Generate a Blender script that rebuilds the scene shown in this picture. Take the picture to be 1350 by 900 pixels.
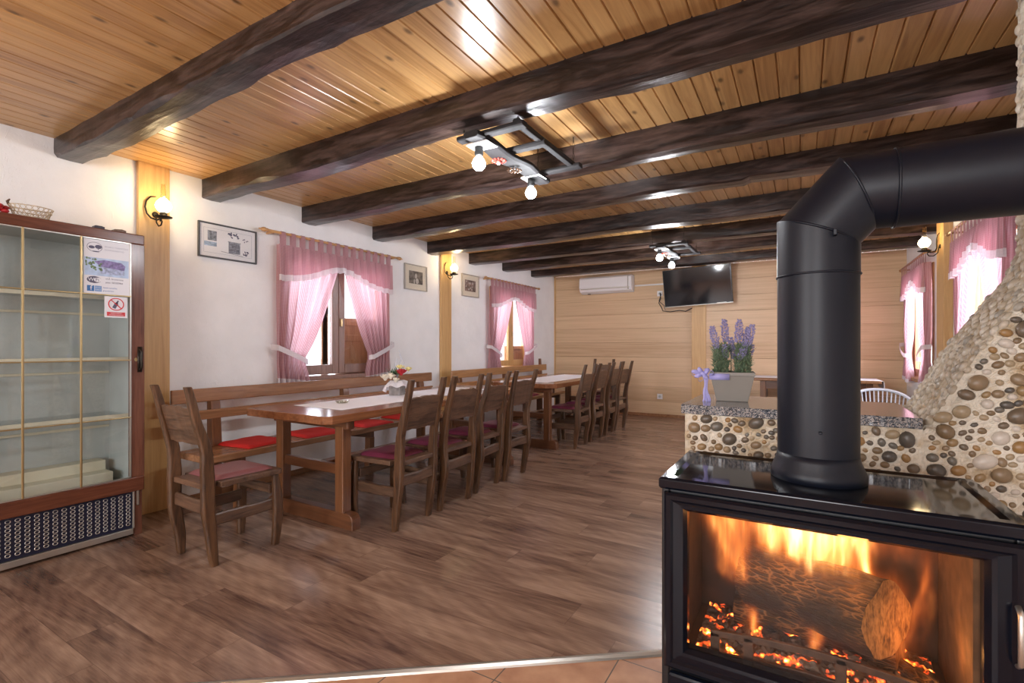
import bpy, bmesh, math, random
from mathutils import Vector, Matrix, noise
PI = math.pi
scene = bpy.context.scene
COL = scene.collection
for o in list(bpy.data.objects): bpy.data.objects.remove(o, do_unlink=True)

# ---------------------------------------------------------------- camera
F = 642.0; SN = .5124; CS = .8588
cam = bpy.data.cameras.new('camera'); cam_o = bpy.data.objects.new('camera', cam); COL.objects.link(cam_o)
cam.sensor_fit = 'HORIZONTAL'; cam.sensor_width = 36; cam.lens = 36 * F / 1350
cam.shift_y = 6 / 1350.0; cam.clip_start = .02
cam_o.location = (0, 0, 1.2)
cam_o.rotation_euler = (PI / 2, 0, math.atan2(SN, CS))
scene.camera = cam_o
# ---------------------------------------------------------------- exposure, world, large lights
vs = scene.view_settings
vs.view_transform = 'Standard'; vs.look = 'None'; vs.gamma = 1; vs.use_curve_mapping = False
vs.exposure = 0.38
world = bpy.data.worlds.new('world'); scene.world = world; world.use_nodes = True
bg = world.node_tree.nodes['Background']
bg.inputs[0].default_value = (.86, .92, 1, 1); bg.inputs[1].default_value = 1.6

def area(name, loc, rot, sx, sy, power, col=(1, 1, 1)):
    l = bpy.data.lights.new(name, 'AREA'); l.shape = 'RECTANGLE'; l.size = sx; l.size_y = sy
    l.energy = power; l.color = col
    o = bpy.data.objects.new(name, l); o.location = loc; o.rotation_euler = rot; COL.objects.link(o); return o
def point(name, loc, power, col, r=.03):
    l = bpy.data.lights.new(name, 'POINT'); l.energy = power; l.color = col; l.shadow_soft_size = r
    o = bpy.data.objects.new(name, l); o.location = loc; COL.objects.link(o); return o
DAY = (.8, .87, 1)
for yy in (3.39, 6.83): area('window_daylight', (-4.75, yy, 1.75), (0, -PI / 2, 0), 1.5, 1.5, 60, DAY)
for yy in (4.98, 7.4): area('window_daylight', (1.75, yy, 1.55), (0, PI / 2, 0), 1.5, 1.4, 110, DAY)
# added fill lights behind the camera; the wall there has no windows
area('rear_fill', (-2.6, -3.15, 1.55), (PI / 2, 0, -.12), 1.5, 1.3, 120, (.95, .96, 1))
area('rear_fill', (-.2, -3.15, 1.55), (PI / 2, 0, .1), 1.2, 1.3, 80, (.95, .96, 1))

# ---------------------------------------------------------------- mesh helper
class MB:
    def __init__(s): s.v = []; s.f = []; s.m = []; s.mi = 0
    def add(s, vs_, fs):
        b = len(s.v); s.v += [Vector(p) for p in vs_]
        for f in fs: s.f.append([b + i for i in f]); s.m.append(s.mi)
        return s
    def box(s, x0, x1, y0, y1, z0, z1, M=None):
        p = [Vector((x, y, z)) for x in (x0, x1) for y in (y0, y1) for z in (z0, z1)]
        if M is not None: p = [M @ q for q in p]
        return s.add(p, [(0, 1, 3, 2), (4, 6, 7, 5), (0, 4, 5, 1), (2, 3, 7, 6), (0, 2, 6, 4), (1, 5, 7, 3)])
    def prism(s, poly, a0, a1, axis='y', M=None):
        n = len(poly)
        def pt(p, a):
            q = {'x': (a, p[0], p[1]), 'y': (p[0], a, p[1]), 'z': (p[0], p[1], a)}[axis]
            q = Vector(q); return M @ q if M is not None else q
        vs_ = [pt(p, a0) for p in poly] + [pt(p, a1) for p in poly]
        fs = [tuple(range(n))[::-1], tuple(range(n, 2 * n))] + [(i, (i + 1) % n, (i + 1) % n + n, i + n) for i in range(n)]
        return s.add(vs_, fs)
    def loft(s, rings, cap=True, closed=True):
        n = len(rings[0]); vs_ = [p for r in rings for p in r]; fs = []
        for i in range(len(rings) - 1):
            for j in range(n if closed else n - 1):
                k = (j + 1) % n; fs.append((i * n + j, i * n + k, (i + 1) * n + k, (i + 1) * n + j))
        if cap and closed: fs.append(tuple(range(n))[::-1]); fs.append(tuple((len(rings) - 1) * n + j for j in range(n)))
        return s.add(vs_, fs)
    def tube(s, pts, r, n=8, closed=False):
        pts = [Vector(p) for p in pts]; rs = r if isinstance(r, (list, tuple)) else [r] * len(pts)
        rings = []; up = None; L = len(pts)
        for i, p in enumerate(pts):
            if closed: d = pts[(i + 1) % L] - pts[i - 1]
            else: d = pts[min(i + 1, L - 1)] - pts[max(i - 1, 0)]
            if d.length < 1e-9: d = Vector((0, 0, 1))
            d.normalize()
            if up is None: up = Vector((0, 0, 1)) if abs(d.z) < .9 else Vector((1, 0, 0))
            a = d.cross(up)
            if a.length < 1e-6: a = d.cross(Vector((0, 1, 0)))
            a.normalize(); b = a.cross(d).normalized(); up = b
            rings.append([p + (a * math.cos(2 * PI * k / n) + b * math.sin(2 * PI * k / n)) * rs[i] for k in range(n)])
        if closed: rings.append(rings[0]); return s.loft(rings, cap=False)
        return s.loft(rings)
    def lathe(s, prof, n=24, M=None, c=(0, 0, 0)):
        rings = []
        for r, z in prof:
            ring = [Vector((c[0] + r * math.cos(2 * PI * k / n), c[1] + r * math.sin(2 * PI * k / n), c[2] + z)) for k in range(n)]
            if M is not None: ring = [M @ q for q in ring]
            rings.append(ring)
        return s.loft(rings)
    def ell(s, c, rx, ry, rz, n=8, m=5, M=None):
        c = Vector(c); rings = []
        for i in range(1, m):
            t = PI * i / m
            ring = [Vector((rx * math.sin(t) * math.cos(2 * PI * k / n), ry * math.sin(t) * math.sin(2 * PI * k / n), -rz * math.cos(t))) for k in range(n)]
            rings.append([(M @ q if M is not None else q) + c for q in ring])
        b = len(s.v); s.loft(rings, cap=False)
        lo = Vector((0, 0, -rz)); hi = Vector((0, 0, rz))
        if M is not None: lo = M @ lo; hi = M @ hi
        s.v += [lo + c, hi + c]; i0 = len(s.v) - 2
        L = (m - 2) * n
        for k in range(n):
            s.f.append([b + (k + 1) % n, b + k, i0]); s.m.append(s.mi)
            s.f.append([b + L + k, b + L + (k + 1) % n, i0 + 1]); s.m.append(s.mi)
        return s
    def grid(s, fn, nu, nv):
        vs_ = [fn(i / nu, j / nv) for i in range(nu + 1) for j in range(nv + 1)]
        fs = [(i * (nv + 1) + j, (i + 1) * (nv + 1) + j, (i + 1) * (nv + 1) + j + 1, i * (nv + 1) + j + 1) for i in range(nu) for j in range(nv)]
        return s.add(vs_, fs)
    def build(s, name, mat, parent=None, smooth=False, bevel=0, loc=None, rot=None, solid=0, seg=2, fix=True):
        me = bpy.data.meshes.new(name)
        me.from_pydata([tuple(p) for p in s.v], [], s.f)
        mats = mat if isinstance(mat, (list, tuple)) else [mat]
        for m in mats: me.materials.append(m)
        for p, mi in zip(me.polygons, s.m): p.material_index = min(mi, len(mats) - 1)
        if fix:
            bm = bmesh.new(); bm.from_mesh(me); bmesh.ops.recalc_face_normals(bm, faces=bm.faces); bm.to_mesh(me); bm.free()
        if smooth:
            for p in me.polygons: p.use_smooth = True
        me.update()
        o = bpy.data.objects.new(name, me); COL.objects.link(o)
        if loc is not None: o.location = loc
        if rot is not None: o.rotation_euler = rot
        if parent is not None: o.parent = parent
        if bevel:
            b = o.modifiers.new('bevel', 'BEVEL'); b.width = bevel; b.segments = seg; b.limit_method = 'ANGLE'; b.angle_limit = math.radians(40)
        if solid:
            b = o.modifiers.new('solid', 'SOLIDIFY'); b.thickness = solid; b.offset = 0
        return o

def tag(o, label, cat, group=None):
    o['label'] = label; o['category'] = cat
    if group: o['group'] = group
    return o
def thing(name, label, cat, loc=(0, 0, 0), rz=0, group=None):
    o = bpy.data.objects.new(name, None); o.empty_display_size = .05; COL.objects.link(o)
    o.location = loc; o.rotation_euler = (0, 0, rz); return tag(o, label, cat, group)
def struct(o, label=None):
    o['kind'] = 'structure'
    if label: o['label'] = label
    return o
def copy_tree(o, parent=None):
    c = o.copy(); COL.objects.link(c); c.parent = parent
    for ch in list(o.children): copy_tree(ch, c)
    return c
def nz(x, y=0, z=0): return noise.noise(Vector((x, y, z)))
def RX(a): return Matrix.Rotation(a, 3, 'X')
def RY(a): return Matrix.Rotation(a, 3, 'Y')
def RZ(a): return Matrix.Rotation(a, 3, 'Z')

# ---------------------------------------------------------------- materials
def newmat(name):
    m = bpy.data.materials.new(name); m.use_nodes = True
    nt = m.node_tree; return m, nt, nt.nodes['Principled BSDF']
def nd(nt, typ, props=None, **inp):
    n = nt.nodes.new(typ)
    for k, v in (props or {}).items(): setattr(n, k, v)
    for k, v in inp.items():
        key = int(k[1:]) if k[0] == 'i' and k[1:].isdigit() else k.replace('_', ' ')
        sck = n.inputs[key]
        if isinstance(v, bpy.types.NodeSocket): nt.links.new(v, sck)
        else: sck.default_value = v
    return n
def math_(nt, op, a, b=0.0, c=None):
    n = nt.nodes.new('ShaderNodeMath'); n.operation = op
    for i, v in enumerate((a, b) if c is None else (a, b, c)):
        if isinstance(v, bpy.types.NodeSocket): nt.links.new(v, n.inputs[i])
        else: n.inputs[i].default_value = v
    return n.outputs[0]
def ramp(nt, fac, stops, interp='LINEAR'):
    n = nt.nodes.new('ShaderNodeValToRGB'); nt.links.new(fac, n.inputs[0]); cr = n.color_ramp; cr.interpolation = interp
    while len(cr.elements) < len(stops): cr.elements.new(.5)
    for e, (p, c) in zip(cr.elements, stops): e.position = p; e.color = (*c, 1) if len(c) == 3 else c
    return n.outputs[0]
def mixc(nt, fac, a, b, blend='MIX'):
    n = nt.nodes.new('ShaderNodeMix'); n.data_type = 'RGBA'; n.blend_type = blend
    for i, v in ((0, fac), (6, a), (7, b)):
        if isinstance(v, bpy.types.NodeSocket): nt.links.new(v, n.inputs[i])
        else: n.inputs[i].default_value = v if i == 0 else ((*v, 1) if len(v) == 3 else v)
    return n.outputs[2]
def coords(nt, scale=(1, 1, 1), kind='Object', off=None):
    tc = nt.nodes.new('ShaderNodeTexCoord'); mp = nt.nodes.new('ShaderNodeMapping')
    nt.links.new(tc.outputs[kind], mp.inputs[0]); mp.inputs['Scale'].default_value = scale
    if off: mp.inputs['Location'].default_value = off
    return mp.outputs[0]
def randvec(nt, vec, amt=30.0):
    oi = nt.nodes.new('ShaderNodeObjectInfo'); v = nt.nodes.new('ShaderNodeVectorMath'); v.operation = 'ADD'
    m = math_(nt, 'MULTIPLY', oi.outputs['Random'], amt)
    nt.links.new(vec, v.inputs[0]); nt.links.new(m, v.inputs[1]); return v.outputs[0]
def bump(nt, bsdf, h, strength=.3, dist=.01):
    b = nd(nt, 'ShaderNodeBump', Strength=strength, Distance=dist, Height=h)
    nt.links.new(b.outputs[0], bsdf.inputs['Normal'])
def plain(name, col, rough=.5, metal=0, spec=.5, coat=0, bmp=0, bscale=80, var=0):
    m, nt, b = newmat(name)
    b.inputs['Base Color'].default_value = (*col, 1); b.inputs['Roughness'].default_value = rough
    b.inputs['Metallic'].default_value = metal; b.inputs['Coat Weight'].default_value = coat
    b.inputs['Specular IOR Level'].default_value = spec
    n = nd(nt, 'ShaderNodeTexNoise', Vector=coords(nt), Scale=bscale, Detail=4.0)
    if var:
        c = ramp(nt, n.outputs[0], [(.3, [x * (1 - var) for x in col]), (.7, [min(1, x * (1 + var)) for x in col])])
        nt.links.new(c, b.inputs['Base Color'])
    if bmp: bump(nt, b, n.outputs[0], bmp, .004)
    return m
def wood(name, dark, light, axis='x', rough=.4, s=14.0, stretch=14.0, bmp=.15, rand=True, knots=0, coat=0, contrast=(.3, .72)):
    m, nt, b = newmat(name)
    sc = [s, s, s]; sc['xyz'.index(axis)] = s / stretch
    v = coords(nt, sc)
    if rand: v = randvec(nt, v)
    n1 = nd(nt, 'ShaderNodeTexNoise', Vector=v, Scale=1.0, Detail=6.0, Roughness=.62, Distortion=1.2)
    n2 = nd(nt, 'ShaderNodeTexNoise', Vector=v, Scale=5.0, Detail=3.0, Roughness=.6)
    f = math_(nt, 'ADD', math_(nt, 'MULTIPLY', n1.outputs[0], .68), math_(nt, 'MULTIPLY', n2.outputs[0], .32))
    mid = [(a + c) / 2 for a, c in zip(dark, light)]
    col = ramp(nt, f, [(contrast[0], dark), ((contrast[0] + contrast[1]) / 2, mid), (contrast[1], light)])
    if knots:
        sk = [knots, knots, knots]; sk['xyz'.index(axis)] = knots / 2.2
        vo = nd(nt, 'ShaderNodeTexVoronoi', Vector=coords(nt, sk), Scale=1.0)
        kf = ramp(nt, vo.outputs['Distance'], [(.05, (1, 1, 1)), (.13, (0, 0, 0))])
        col = mixc(nt, kf, col, [x * .35 for x in dark])
    nt.links.new(col, b.inputs['Base Color'])
    b.inputs['Roughness'].default_value = rough; b.inputs['Coat Weight'].default_value = coat; b.inputs['Coat Roughness'].default_value = .15
    if bmp: bump(nt, b, f, bmp, .004)
    return m

def mat_boards(name, width, dark, light, rough, knot=True, across='x', along='y', vscale=1.0):
    """tongue and groove boards: the tone changes from board to board, grain runs along them"""
    m, nt, b = newmat(name)
    tc = nt.nodes.new('ShaderNodeTexCoord'); sp = nt.nodes.new('ShaderNodeSeparateXYZ'); nt.links.new(tc.outputs['Object'], sp.inputs[0])
    ax = sp.outputs['XYZ'.index(across.upper())]; al = sp.outputs['XYZ'.index(along.upper())]
    row = math_(nt, 'FLOOR', math_(nt, 'DIVIDE', ax, width))
    wn = nd(nt, 'ShaderNodeTexWhiteNoise', {'noise_dimensions': '1D'}, W=row)
    cb = nt.nodes.new('ShaderNodeCombineXYZ')
    nt.links.new(math_(nt, 'MULTIPLY', ax, 38.0), cb.inputs[0])
    nt.links.new(math_(nt, 'ADD', math_(nt, 'MULTIPLY', al, 2.2 * vscale), math_(nt, 'MULTIPLY', wn.outputs[0], 60)), cb.inputs[1])
    n1 = nd(nt, 'ShaderNodeTexNoise', Vector=cb.outputs[0], Scale=.55, Detail=6.0, Roughness=.6, Distortion=1.6)
    f = math_(nt, 'ADD', math_(nt, 'MULTIPLY', n1.outputs[0], .8), math_(nt, 'MULTIPLY', wn.outputs[0], .22))
    mid = [(a * .45 + c * .55) for a, c in zip(dark, light)]
    col = ramp(nt, f, [(.3, dark), (.52, mid), (.8, light)])
    if knot:
        cb2 = nt.nodes.new('ShaderNodeCombineXYZ')
        nt.links.new(math_(nt, 'MULTIPLY', ax, 1 / width * .8), cb2.inputs[0]); nt.links.new(math_(nt, 'MULTIPLY', al, 4.6), cb2.inputs[1])
        vo = nd(nt, 'ShaderNodeTexVoronoi', {'voronoi_dimensions': '2D'}, Vector=cb2.outputs[0], Scale=1.0, Randomness=1.0)
        rnd = nt.nodes.new('ShaderNodeSeparateColor'); nt.links.new(vo.outputs['Color'], rnd.inputs[0])
        on = math_(nt, 'GREATER_THAN', rnd.outputs[0], .7)
        kf = math_(nt, 'MULTIPLY', ramp(nt, vo.outputs['Distance'], [(.05, (1, 1, 1)), (.15, (0, 0, 0))]), on)
        col = mixc(nt, math_(nt, 'MULTIPLY', kf, .8), col, [x * .3 for x in dark])
    nt.links.new(col, b.inputs['Base Color']); b.inputs['Roughness'].default_value = rough
    bump(nt, b, n1.outputs[0], .06, .004)
    return m

def mat_floor():
    m, nt, b = newmat('laminate_floor')
    W_ = .192; L_ = 1.28
    tc = nt.nodes.new('ShaderNodeTexCoord'); sp = nt.nodes.new('ShaderNodeSeparateXYZ'); nt.links.new(tc.outputs['Object'], sp.inputs[0])
    x, y = sp.outputs[0], sp.outputs[1]
    row = math_(nt, 'FLOOR', math_(nt, 'DIVIDE', y, W_))
    w1 = nd(nt, 'ShaderNodeTexWhiteNoise', {'noise_dimensions': '1D'}, W=row)
    xs = math_(nt, 'ADD', x, math_(nt, 'MULTIPLY', w1.outputs[0], L_))
    pl = math_(nt, 'FLOOR', math_(nt, 'DIVIDE', xs, L_))
    cb0 = nt.nodes.new('ShaderNodeCombineXYZ'); nt.links.new(row, cb0.inputs[0]); nt.links.new(pl, cb0.inputs[1])
    w2 = nd(nt, 'ShaderNodeTexWhiteNoise', {'noise_dimensions': '2D'}, Vector=cb0.outputs[0])
    cb = nt.nodes.new('ShaderNodeCombineXYZ')
    nt.links.new(math_(nt, 'ADD', math_(nt, 'MULTIPLY', x, 1.3), math_(nt, 'MULTIPLY', w2.outputs[0], 47)), cb.inputs[0])
    nt.links.new(math_(nt, 'MULTIPLY', y, 6.5), cb.inputs[1]); nt.links.new(math_(nt, 'MULTIPLY', w2.outputs[0], 13), cb.inputs[2])
    n1 = nd(nt, 'ShaderNodeTexNoise', Vector=cb.outputs[0], Scale=1.0, Detail=4.0, Roughness=.55, Distortion=1.1)
    cf = nt.nodes.new('ShaderNodeCombineXYZ'); nt.links.new(math_(nt, 'MULTIPLY', x, 4.0), cf.inputs[0]); nt.links.new(math_(nt, 'MULTIPLY', y, 75.0), cf.inputs[1]); nt.links.new(math_(nt, 'MULTIPLY', w2.outputs[0], 23), cf.inputs[2])
    n2 = nd(nt, 'ShaderNodeTexNoise', Vector=cf.outputs[0], Scale=1.0, Detail=5.0, Roughness=.7, Distortion=1.4)
    rg = nd(nt, 'ShaderNodeTexWave', {'wave_type': 'RINGS', 'rings_direction': 'Z'}, Vector=cb.outputs[0], Scale=1.7, Distortion=5.0, Detail=2.0, Detail_Scale=.8)
    f = math_(nt, 'ADD', math_(nt, 'MULTIPLY', n1.outputs[0], .6), math_(nt, 'MULTIPLY', n2.outputs[0], .3))
    f = math_(nt, 'ADD', f, math_(nt, 'MULTIPLY', rg.outputs['Fac'], .035))
    f = math_(nt, 'ADD', f, math_(nt, 'MULTIPLY', w2.outputs[0], .085))
    col = ramp(nt, f, [(.36, (.085, .046, .033)), (.46, (.175, .102, .071)), (.56, (.26, .162, .112)), (.68, (.37, .245, .175))])
    # seams
    fy = math_(nt, 'FRACT', math_(nt, 'DIVIDE', y, W_)); fx = math_(nt, 'FRACT', math_(nt, 'DIVIDE', xs, L_))
    sy = math_(nt, 'LESS_THAN', fy, .012); sx = math_(nt, 'LESS_THAN', fx, .0022)
    seam = math_(nt, 'MAXIMUM', sy, sx)
    col = mixc(nt, math_(nt, 'MULTIPLY', seam, .4), col, (.04, .02, .014))
    nt.links.new(col, b.inputs['Base Color'])
    b.inputs['Roughness'].default_value = .27
    bump(nt, b, math_(nt, 'SUBTRACT', n2.outputs[0], seam), .06, .003)
    return m

def mat_tiles():
    m, nt, b = newmat('terracotta_tile')
    tc = nt.nodes.new('ShaderNodeTexCoord'); sp = nt.nodes.new('ShaderNodeSeparateXYZ'); nt.links.new(tc.outputs['Object'], sp.inputs[0])
    P_ = .348
    fx = math_(nt, 'FRACT', math_(nt, 'DIVIDE', math_(nt, 'ADD', sp.outputs[0], .956 + 3.48), P_))
    fy = math_(nt, 'FRACT', math_(nt, 'DIVIDE', math_(nt, 'ADD', sp.outputs[1], -1.47 + 3.48), P_))
    g = math_(nt, 'MAXIMUM', math_(nt, 'LESS_THAN', fx, .014), math_(nt, 'LESS_THAN', fy, .014))
    n = nd(nt, 'ShaderNodeTexNoise', Vector=coords(nt), Scale=9.0, Detail=6.0)
    col = ramp(nt, n.outputs[0], [(.3, (.36, .17, .09)), (.7, (.55, .31, .18))])
    col = mixc(nt, g, col, (.1, .075, .06)); nt.links.new(col, b.inputs['Base Color']); b.inputs['Roughness'].default_value = .4
    bump(nt, b, math_(nt, 'SUBTRACT', n.outputs[0], g), .2, .003)
    return m

def mat_plaster():
    m, nt, b = newmat('white_plaster')
    v = coords(nt)
    n = nd(nt, 'ShaderNodeTexNoise', Vector=v, Scale=3.0, Detail=8.0, Roughness=.6)
    vo = nd(nt, 'ShaderNodeTexNoise', Vector=coords(nt, (1, 3.5, 1.2)), Scale=2.2, Detail=2.0, Distortion=3.0)
    ridge = ramp(nt, vo.outputs[0], [(.575, (0, 0, 0)), (.59, (1, 1, 1)), (.605, (0, 0, 0))])
    h = math_(nt, 'ADD', n.outputs[0], math_(nt, 'MULTIPLY', ridge, .12))
    col = ramp(nt, n.outputs[0], [(.3, (.82, .82, .82)), (.7, (.9, .9, .9))])
    nt.links.new(col, b.inputs['Base Color']); b.inputs['Roughness'].default_value = .75; bump(nt, b, h, .35, .03)
    return m

def mat_glass(name, tint=(1, 1, 1), refl=.06, rough=.02):
    m, nt, b = newmat(name)
    nt.nodes.remove(b); out = nt.nodes['Material Output']
    tr = nd(nt, 'ShaderNodeBsdfTransparent', Color=(*tint, 1)); gl = nd(nt, 'ShaderNodeBsdfGlossy', Roughness=rough)
    fr = nd(nt, 'ShaderNodeFresnel', IOR=1.45)
    mx = nt.nodes.new('ShaderNodeMixShader')
    gm = nt.nodes.new('ShaderNodeNewGeometry')   # a pane reflects once, on the side the ray meets first
    f = math_(nt, 'MULTIPLY', math_(nt, 'ADD', fr.outputs[0], refl - .04), math_(nt, 'SUBTRACT', 1.0, gm.outputs['Backfacing']))
    nt.links.new(math_(nt, 'MAXIMUM', math_(nt, 'MINIMUM', f, 1.0), 0.0), mx.inputs[0])
    nt.links.new(tr.outputs[0], mx.inputs[1]); nt.links.new(gl.outputs[0], mx.inputs[2]); nt.links.new(mx.outputs[0], out.inputs[0])
    return m
def emit(name, col, s):
    m, nt, b = newmat(name)
    b.inputs['Base Color'].default_value = (*col, 1); b.inputs['Emission Color'].default_value = (*col, 1); b.inputs['Emission Strength'].default_value = s
    return m
def mat_cloth(name, c1, c2, check=.012, transp=.12, transl=.5):
    m, nt, b = newmat(name); out = nt.nodes['Material Output']
    tc = nt.nodes.new('ShaderNodeTexCoord'); sp = nt.nodes.new('ShaderNodeSeparateXYZ'); nt.links.new(tc.outputs['Object'], sp.inputs[0])
    a = math_(nt, 'LESS_THAN', math_(nt, 'FRACT', math_(nt, 'DIVIDE', sp.outputs[1], check)), .5)
    c = math_(nt, 'LESS_THAN', math_(nt, 'FRACT', math_(nt, 'DIVIDE', sp.outputs[2], check)), .5)
    f = math_(nt, 'MULTIPLY', math_(nt, 'ADD', a, c), .5)
    col = mixc(nt, f, c2, c1)
    nt.links.new(col, b.inputs['Base Color']); b.inputs['Roughness'].default_value = .85; b.inputs['Specular IOR Level'].default_value = .1
    tl = nd(nt, 'ShaderNodeBsdfTranslucent', Color=col); tp = nd(nt, 'ShaderNodeBsdfTransparent', Color=col)
    m1 = nt.nodes.new('ShaderNodeMixShader'); m1.inputs[0].default_value = transl
    nt.links.new(b.outputs[0], m1.inputs[1]); nt.links.new(tl.outputs[0], m1.inputs[2])
    m2 = nt.nodes.new('ShaderNodeMixShader'); m2.inputs[0].default_value = transp
    nt.links.new(m1.outputs[0], m2.inputs[1]); nt.links.new(tp.outputs[0], m2.inputs[2]); nt.links.new(m2.outputs[0], out.inputs[0])
    return m
def mat_pebble(name, stops, dirt=.3):
    m, nt, b = newmat(name)
    g = nt.nodes.new('ShaderNodeNewGeometry')
    col = ramp(nt, g.outputs['Random Per Island'], stops, 'CONSTANT')
    n = nd(nt, 'ShaderNodeTexNoise', Vector=coords(nt), Scale=70.0, Detail=5.0, Distortion=.8)
    col = mixc(nt, math_(nt, 'MULTIPLY', n.outputs[0], .4), col, (.24, .17, .1))
    nt.links.new(col, b.inputs['Base Color']); b.inputs['Roughness'].default_value = .38; bump(nt, b, n.outputs[0], .2, .003)
    return m
def mat_mortar():
    m, nt, b = newmat('sandy_mortar')
    n = nd(nt, 'ShaderNodeTexNoise', Vector=coords(nt), Scale=7.0, Detail=9.0, Roughness=.65)
    n2 = nd(nt, 'ShaderNodeTexNoise', Vector=coords(nt), Scale=38.0, Detail=5.0, Roughness=.6)
    col = ramp(nt, n.outputs[0], [(.33, (.3, .19, .09)), (.44, (.5, .4, .27)), (.55, (.66, .6, .5))])
    nt.links.new(col, b.inputs['Base Color']); b.inputs['Roughness'].default_value = .8
    bump(nt, b, n2.outputs[0], .9, .012); return m
def mat_granite():
    m, nt, b = newmat('granite')
    v1 = nd(nt, 'ShaderNodeTexVoronoi', Vector=coords(nt), Scale=330.0)
    sc = nt.nodes.new('ShaderNodeSeparateColor'); nt.links.new(v1.outputs['Color'], sc.inputs[0])
    col = ramp(nt, sc.outputs[0], [(0, (.03, .035, .045)), (.3, (.1, .11, .13)), (.5, (.22, .22, .23)), (.75, (.38, .34, .31))], 'CONSTANT')
    nt.links.new(col, b.inputs['Base Color']); b.inputs['Roughness'].default_value = .12
    return m

M = {}
FLAME = 75.0
M['pine'] = mat_boards('pine_boards', .092, (.34, .17, .055), (.66, .4, .165), .28)
M['clad'] = mat_boards('oak_cladding', .25, (.5, .32, .18), (.74, .53, .33), .45, knot=False, across='z', along='x', vscale=.45)
M['floor'] = mat_floor(); M['tile'] = mat_tiles(); M['plaster'] = mat_plaster()
M['beam'] = wood('dark_beam', (.009, .004, .003), (.14, .088, .075), 'x', .3, 10, 7, 1.0, contrast=(.45, .82))
M['honey_z'] = wood('honey_post', (.5, .28, .1), (.72, .46, .2), 'z', .4, 16, 18, .05)
M['honey_y'] = wood('honey_rail', (.42, .21, .08), (.62, .36, .15), 'y', .35, 16, 18, .05)
M['dark_y'] = wood('table_top_wood', (.13, .042, .017), (.34, .14, .06), 'y', .17, 15, 14, .05)
M['dark_x'] = wood('table_cross_wood', (.06, .022, .01), (.19, .075, .032), 'x', .3, 15, 14, .06)
M['dark_z'] = wood('table_leg_wood', (.08, .03, .012), (.24, .1, .04), 'z', .3, 15, 14, .06)
M['bench_y'] = wood('bench_wood', (.17, .07, .03), (.42, .215, .105), 'y', .25, 15, 14, .05)
M['benchh_y'] = wood('bench_honey_wood', (.28, .13, .05), (.55, .3, .13), 'y', .3, 15, 14, .05)
M['ch_z'] = wood('chair_post_wood', (.016, .007, .004), (.18, .086, .038), 'z', .33, 22, 9, .5, contrast=(.32, .74))
M['ch_x'] = wood('chair_board_wood', (.03, .014, .009), (.2, .108, .062), 'x', .38, 22, 9, .5, knots=7, contrast=(.32, .74))
M['ch_y'] = wood('chair_rail_wood', (.028, .013, .008), (.19, .105, .06), 'y', .38, 22, 9, .5, contrast=(.32, .74))
M['mahog'] = wood('mahogany_frame', (.07, .02, .012), (.2, .07, .035), 'y', .25, 18, 12, .05)
M['mahog_z'] = wood('mahogany_stile', (.07, .024, .016), (.22, .09, .055), 'z', .22, 18, 12, .05)
M['case'] = wood('casement_wood', (.16, .085, .06), (.34, .2, .15), 'z', .3, 16, 12, .05)
M['shutter'] = wood('shutter_wood', (.25, .12, .05), (.5, .27, .13), 'z', .5, 16, 12, .1)
M['vinyl'] = plain('burgundy_vinyl', (.12, .022, .045), .33, bmp=.08, bscale=140)
M['vinyl_p'] = plain('faded_plum_vinyl', (.21, .075, .08), .38, bmp=.08, bscale=140)
M['red'] = plain('red_felt', (.6, .018, .015), .85, bmp=.25, bscale=220, var=.15)
M['maroon'] = plain('maroon_felt', (.2, .012, .03), .85, bmp=.25, bscale=220, var=.15)
M['white'] = plain('white_linen', (.78, .76, .79), .8, bmp=.2, bscale=160)
M['lace'] = mat_cloth('white_lace', (.85, .82, .84), (.8, .77, .8), .02, .1, .3)
M['pink'] = mat_cloth('pink_gingham', (.55, .29, .32), (.72, .51, .54), .009, .22, .42)
M['blackm'] = plain('black_stove_paint', (.005, .0055, .007), .38, bmp=.05, bscale=400, coat=.0)
M['enamel'] = plain('black_enamel', (.003, .0035, .006), .06, spec=1.0)
M['enam_f'] = plain('black_enamel_front', (.003, .0045, .009), .16, spec=.28)
M['pipe'] = plain('black_pipe_paint', (.004, .006, .012), .42, spec=.32, bmp=.03, bscale=300)
M['iron'] = plain('wrought_iron', (.03, .025, .02), .45, .7, bmp=.3)
M['brass'] = plain('aged_brass', (.55, .42, .22), .35, 1)
M['alu'] = plain('brushed_aluminium', (.62, .6, .55), .35, .9)
M['cream'] = plain('cream_plastic', (.7, .66, .52), .5)
M['inner'] = plain('pale_grey_liner', (.5, .54, .53), .5, var=.1, bscale=4)
M['navy'] = plain('dark_navy_panel', (.012, .014, .035), .4)
M['acw'] = plain('white_plastic', (.8, .78, .78), .4)
M['tvb'] = plain('black_gloss_plastic', (.01, .01, .012), .25)
M['screen'] = plain('dark_screen', (.006, .008, .012), .08, spec=.6)
M['black'] = plain('black_rubber', (.015, .015, .015), .5)
M['mortar'] = mat_mortar(); M['granite'] = mat_granite()
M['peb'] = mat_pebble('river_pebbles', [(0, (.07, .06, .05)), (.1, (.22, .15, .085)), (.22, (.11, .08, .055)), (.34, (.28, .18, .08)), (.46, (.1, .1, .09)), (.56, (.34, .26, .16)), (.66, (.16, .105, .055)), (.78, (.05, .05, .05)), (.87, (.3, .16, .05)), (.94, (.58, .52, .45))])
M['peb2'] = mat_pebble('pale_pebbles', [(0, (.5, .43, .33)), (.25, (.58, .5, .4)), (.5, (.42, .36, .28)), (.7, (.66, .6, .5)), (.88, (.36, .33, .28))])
M['glass'] = mat_glass('clear_glass'); M['glass_f'] = mat_glass('fridge_glass', (.96, .98, .98), .1); M['glass_s'] = mat_glass('stove_glass', (.95, .92, .88), .03)
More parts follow.
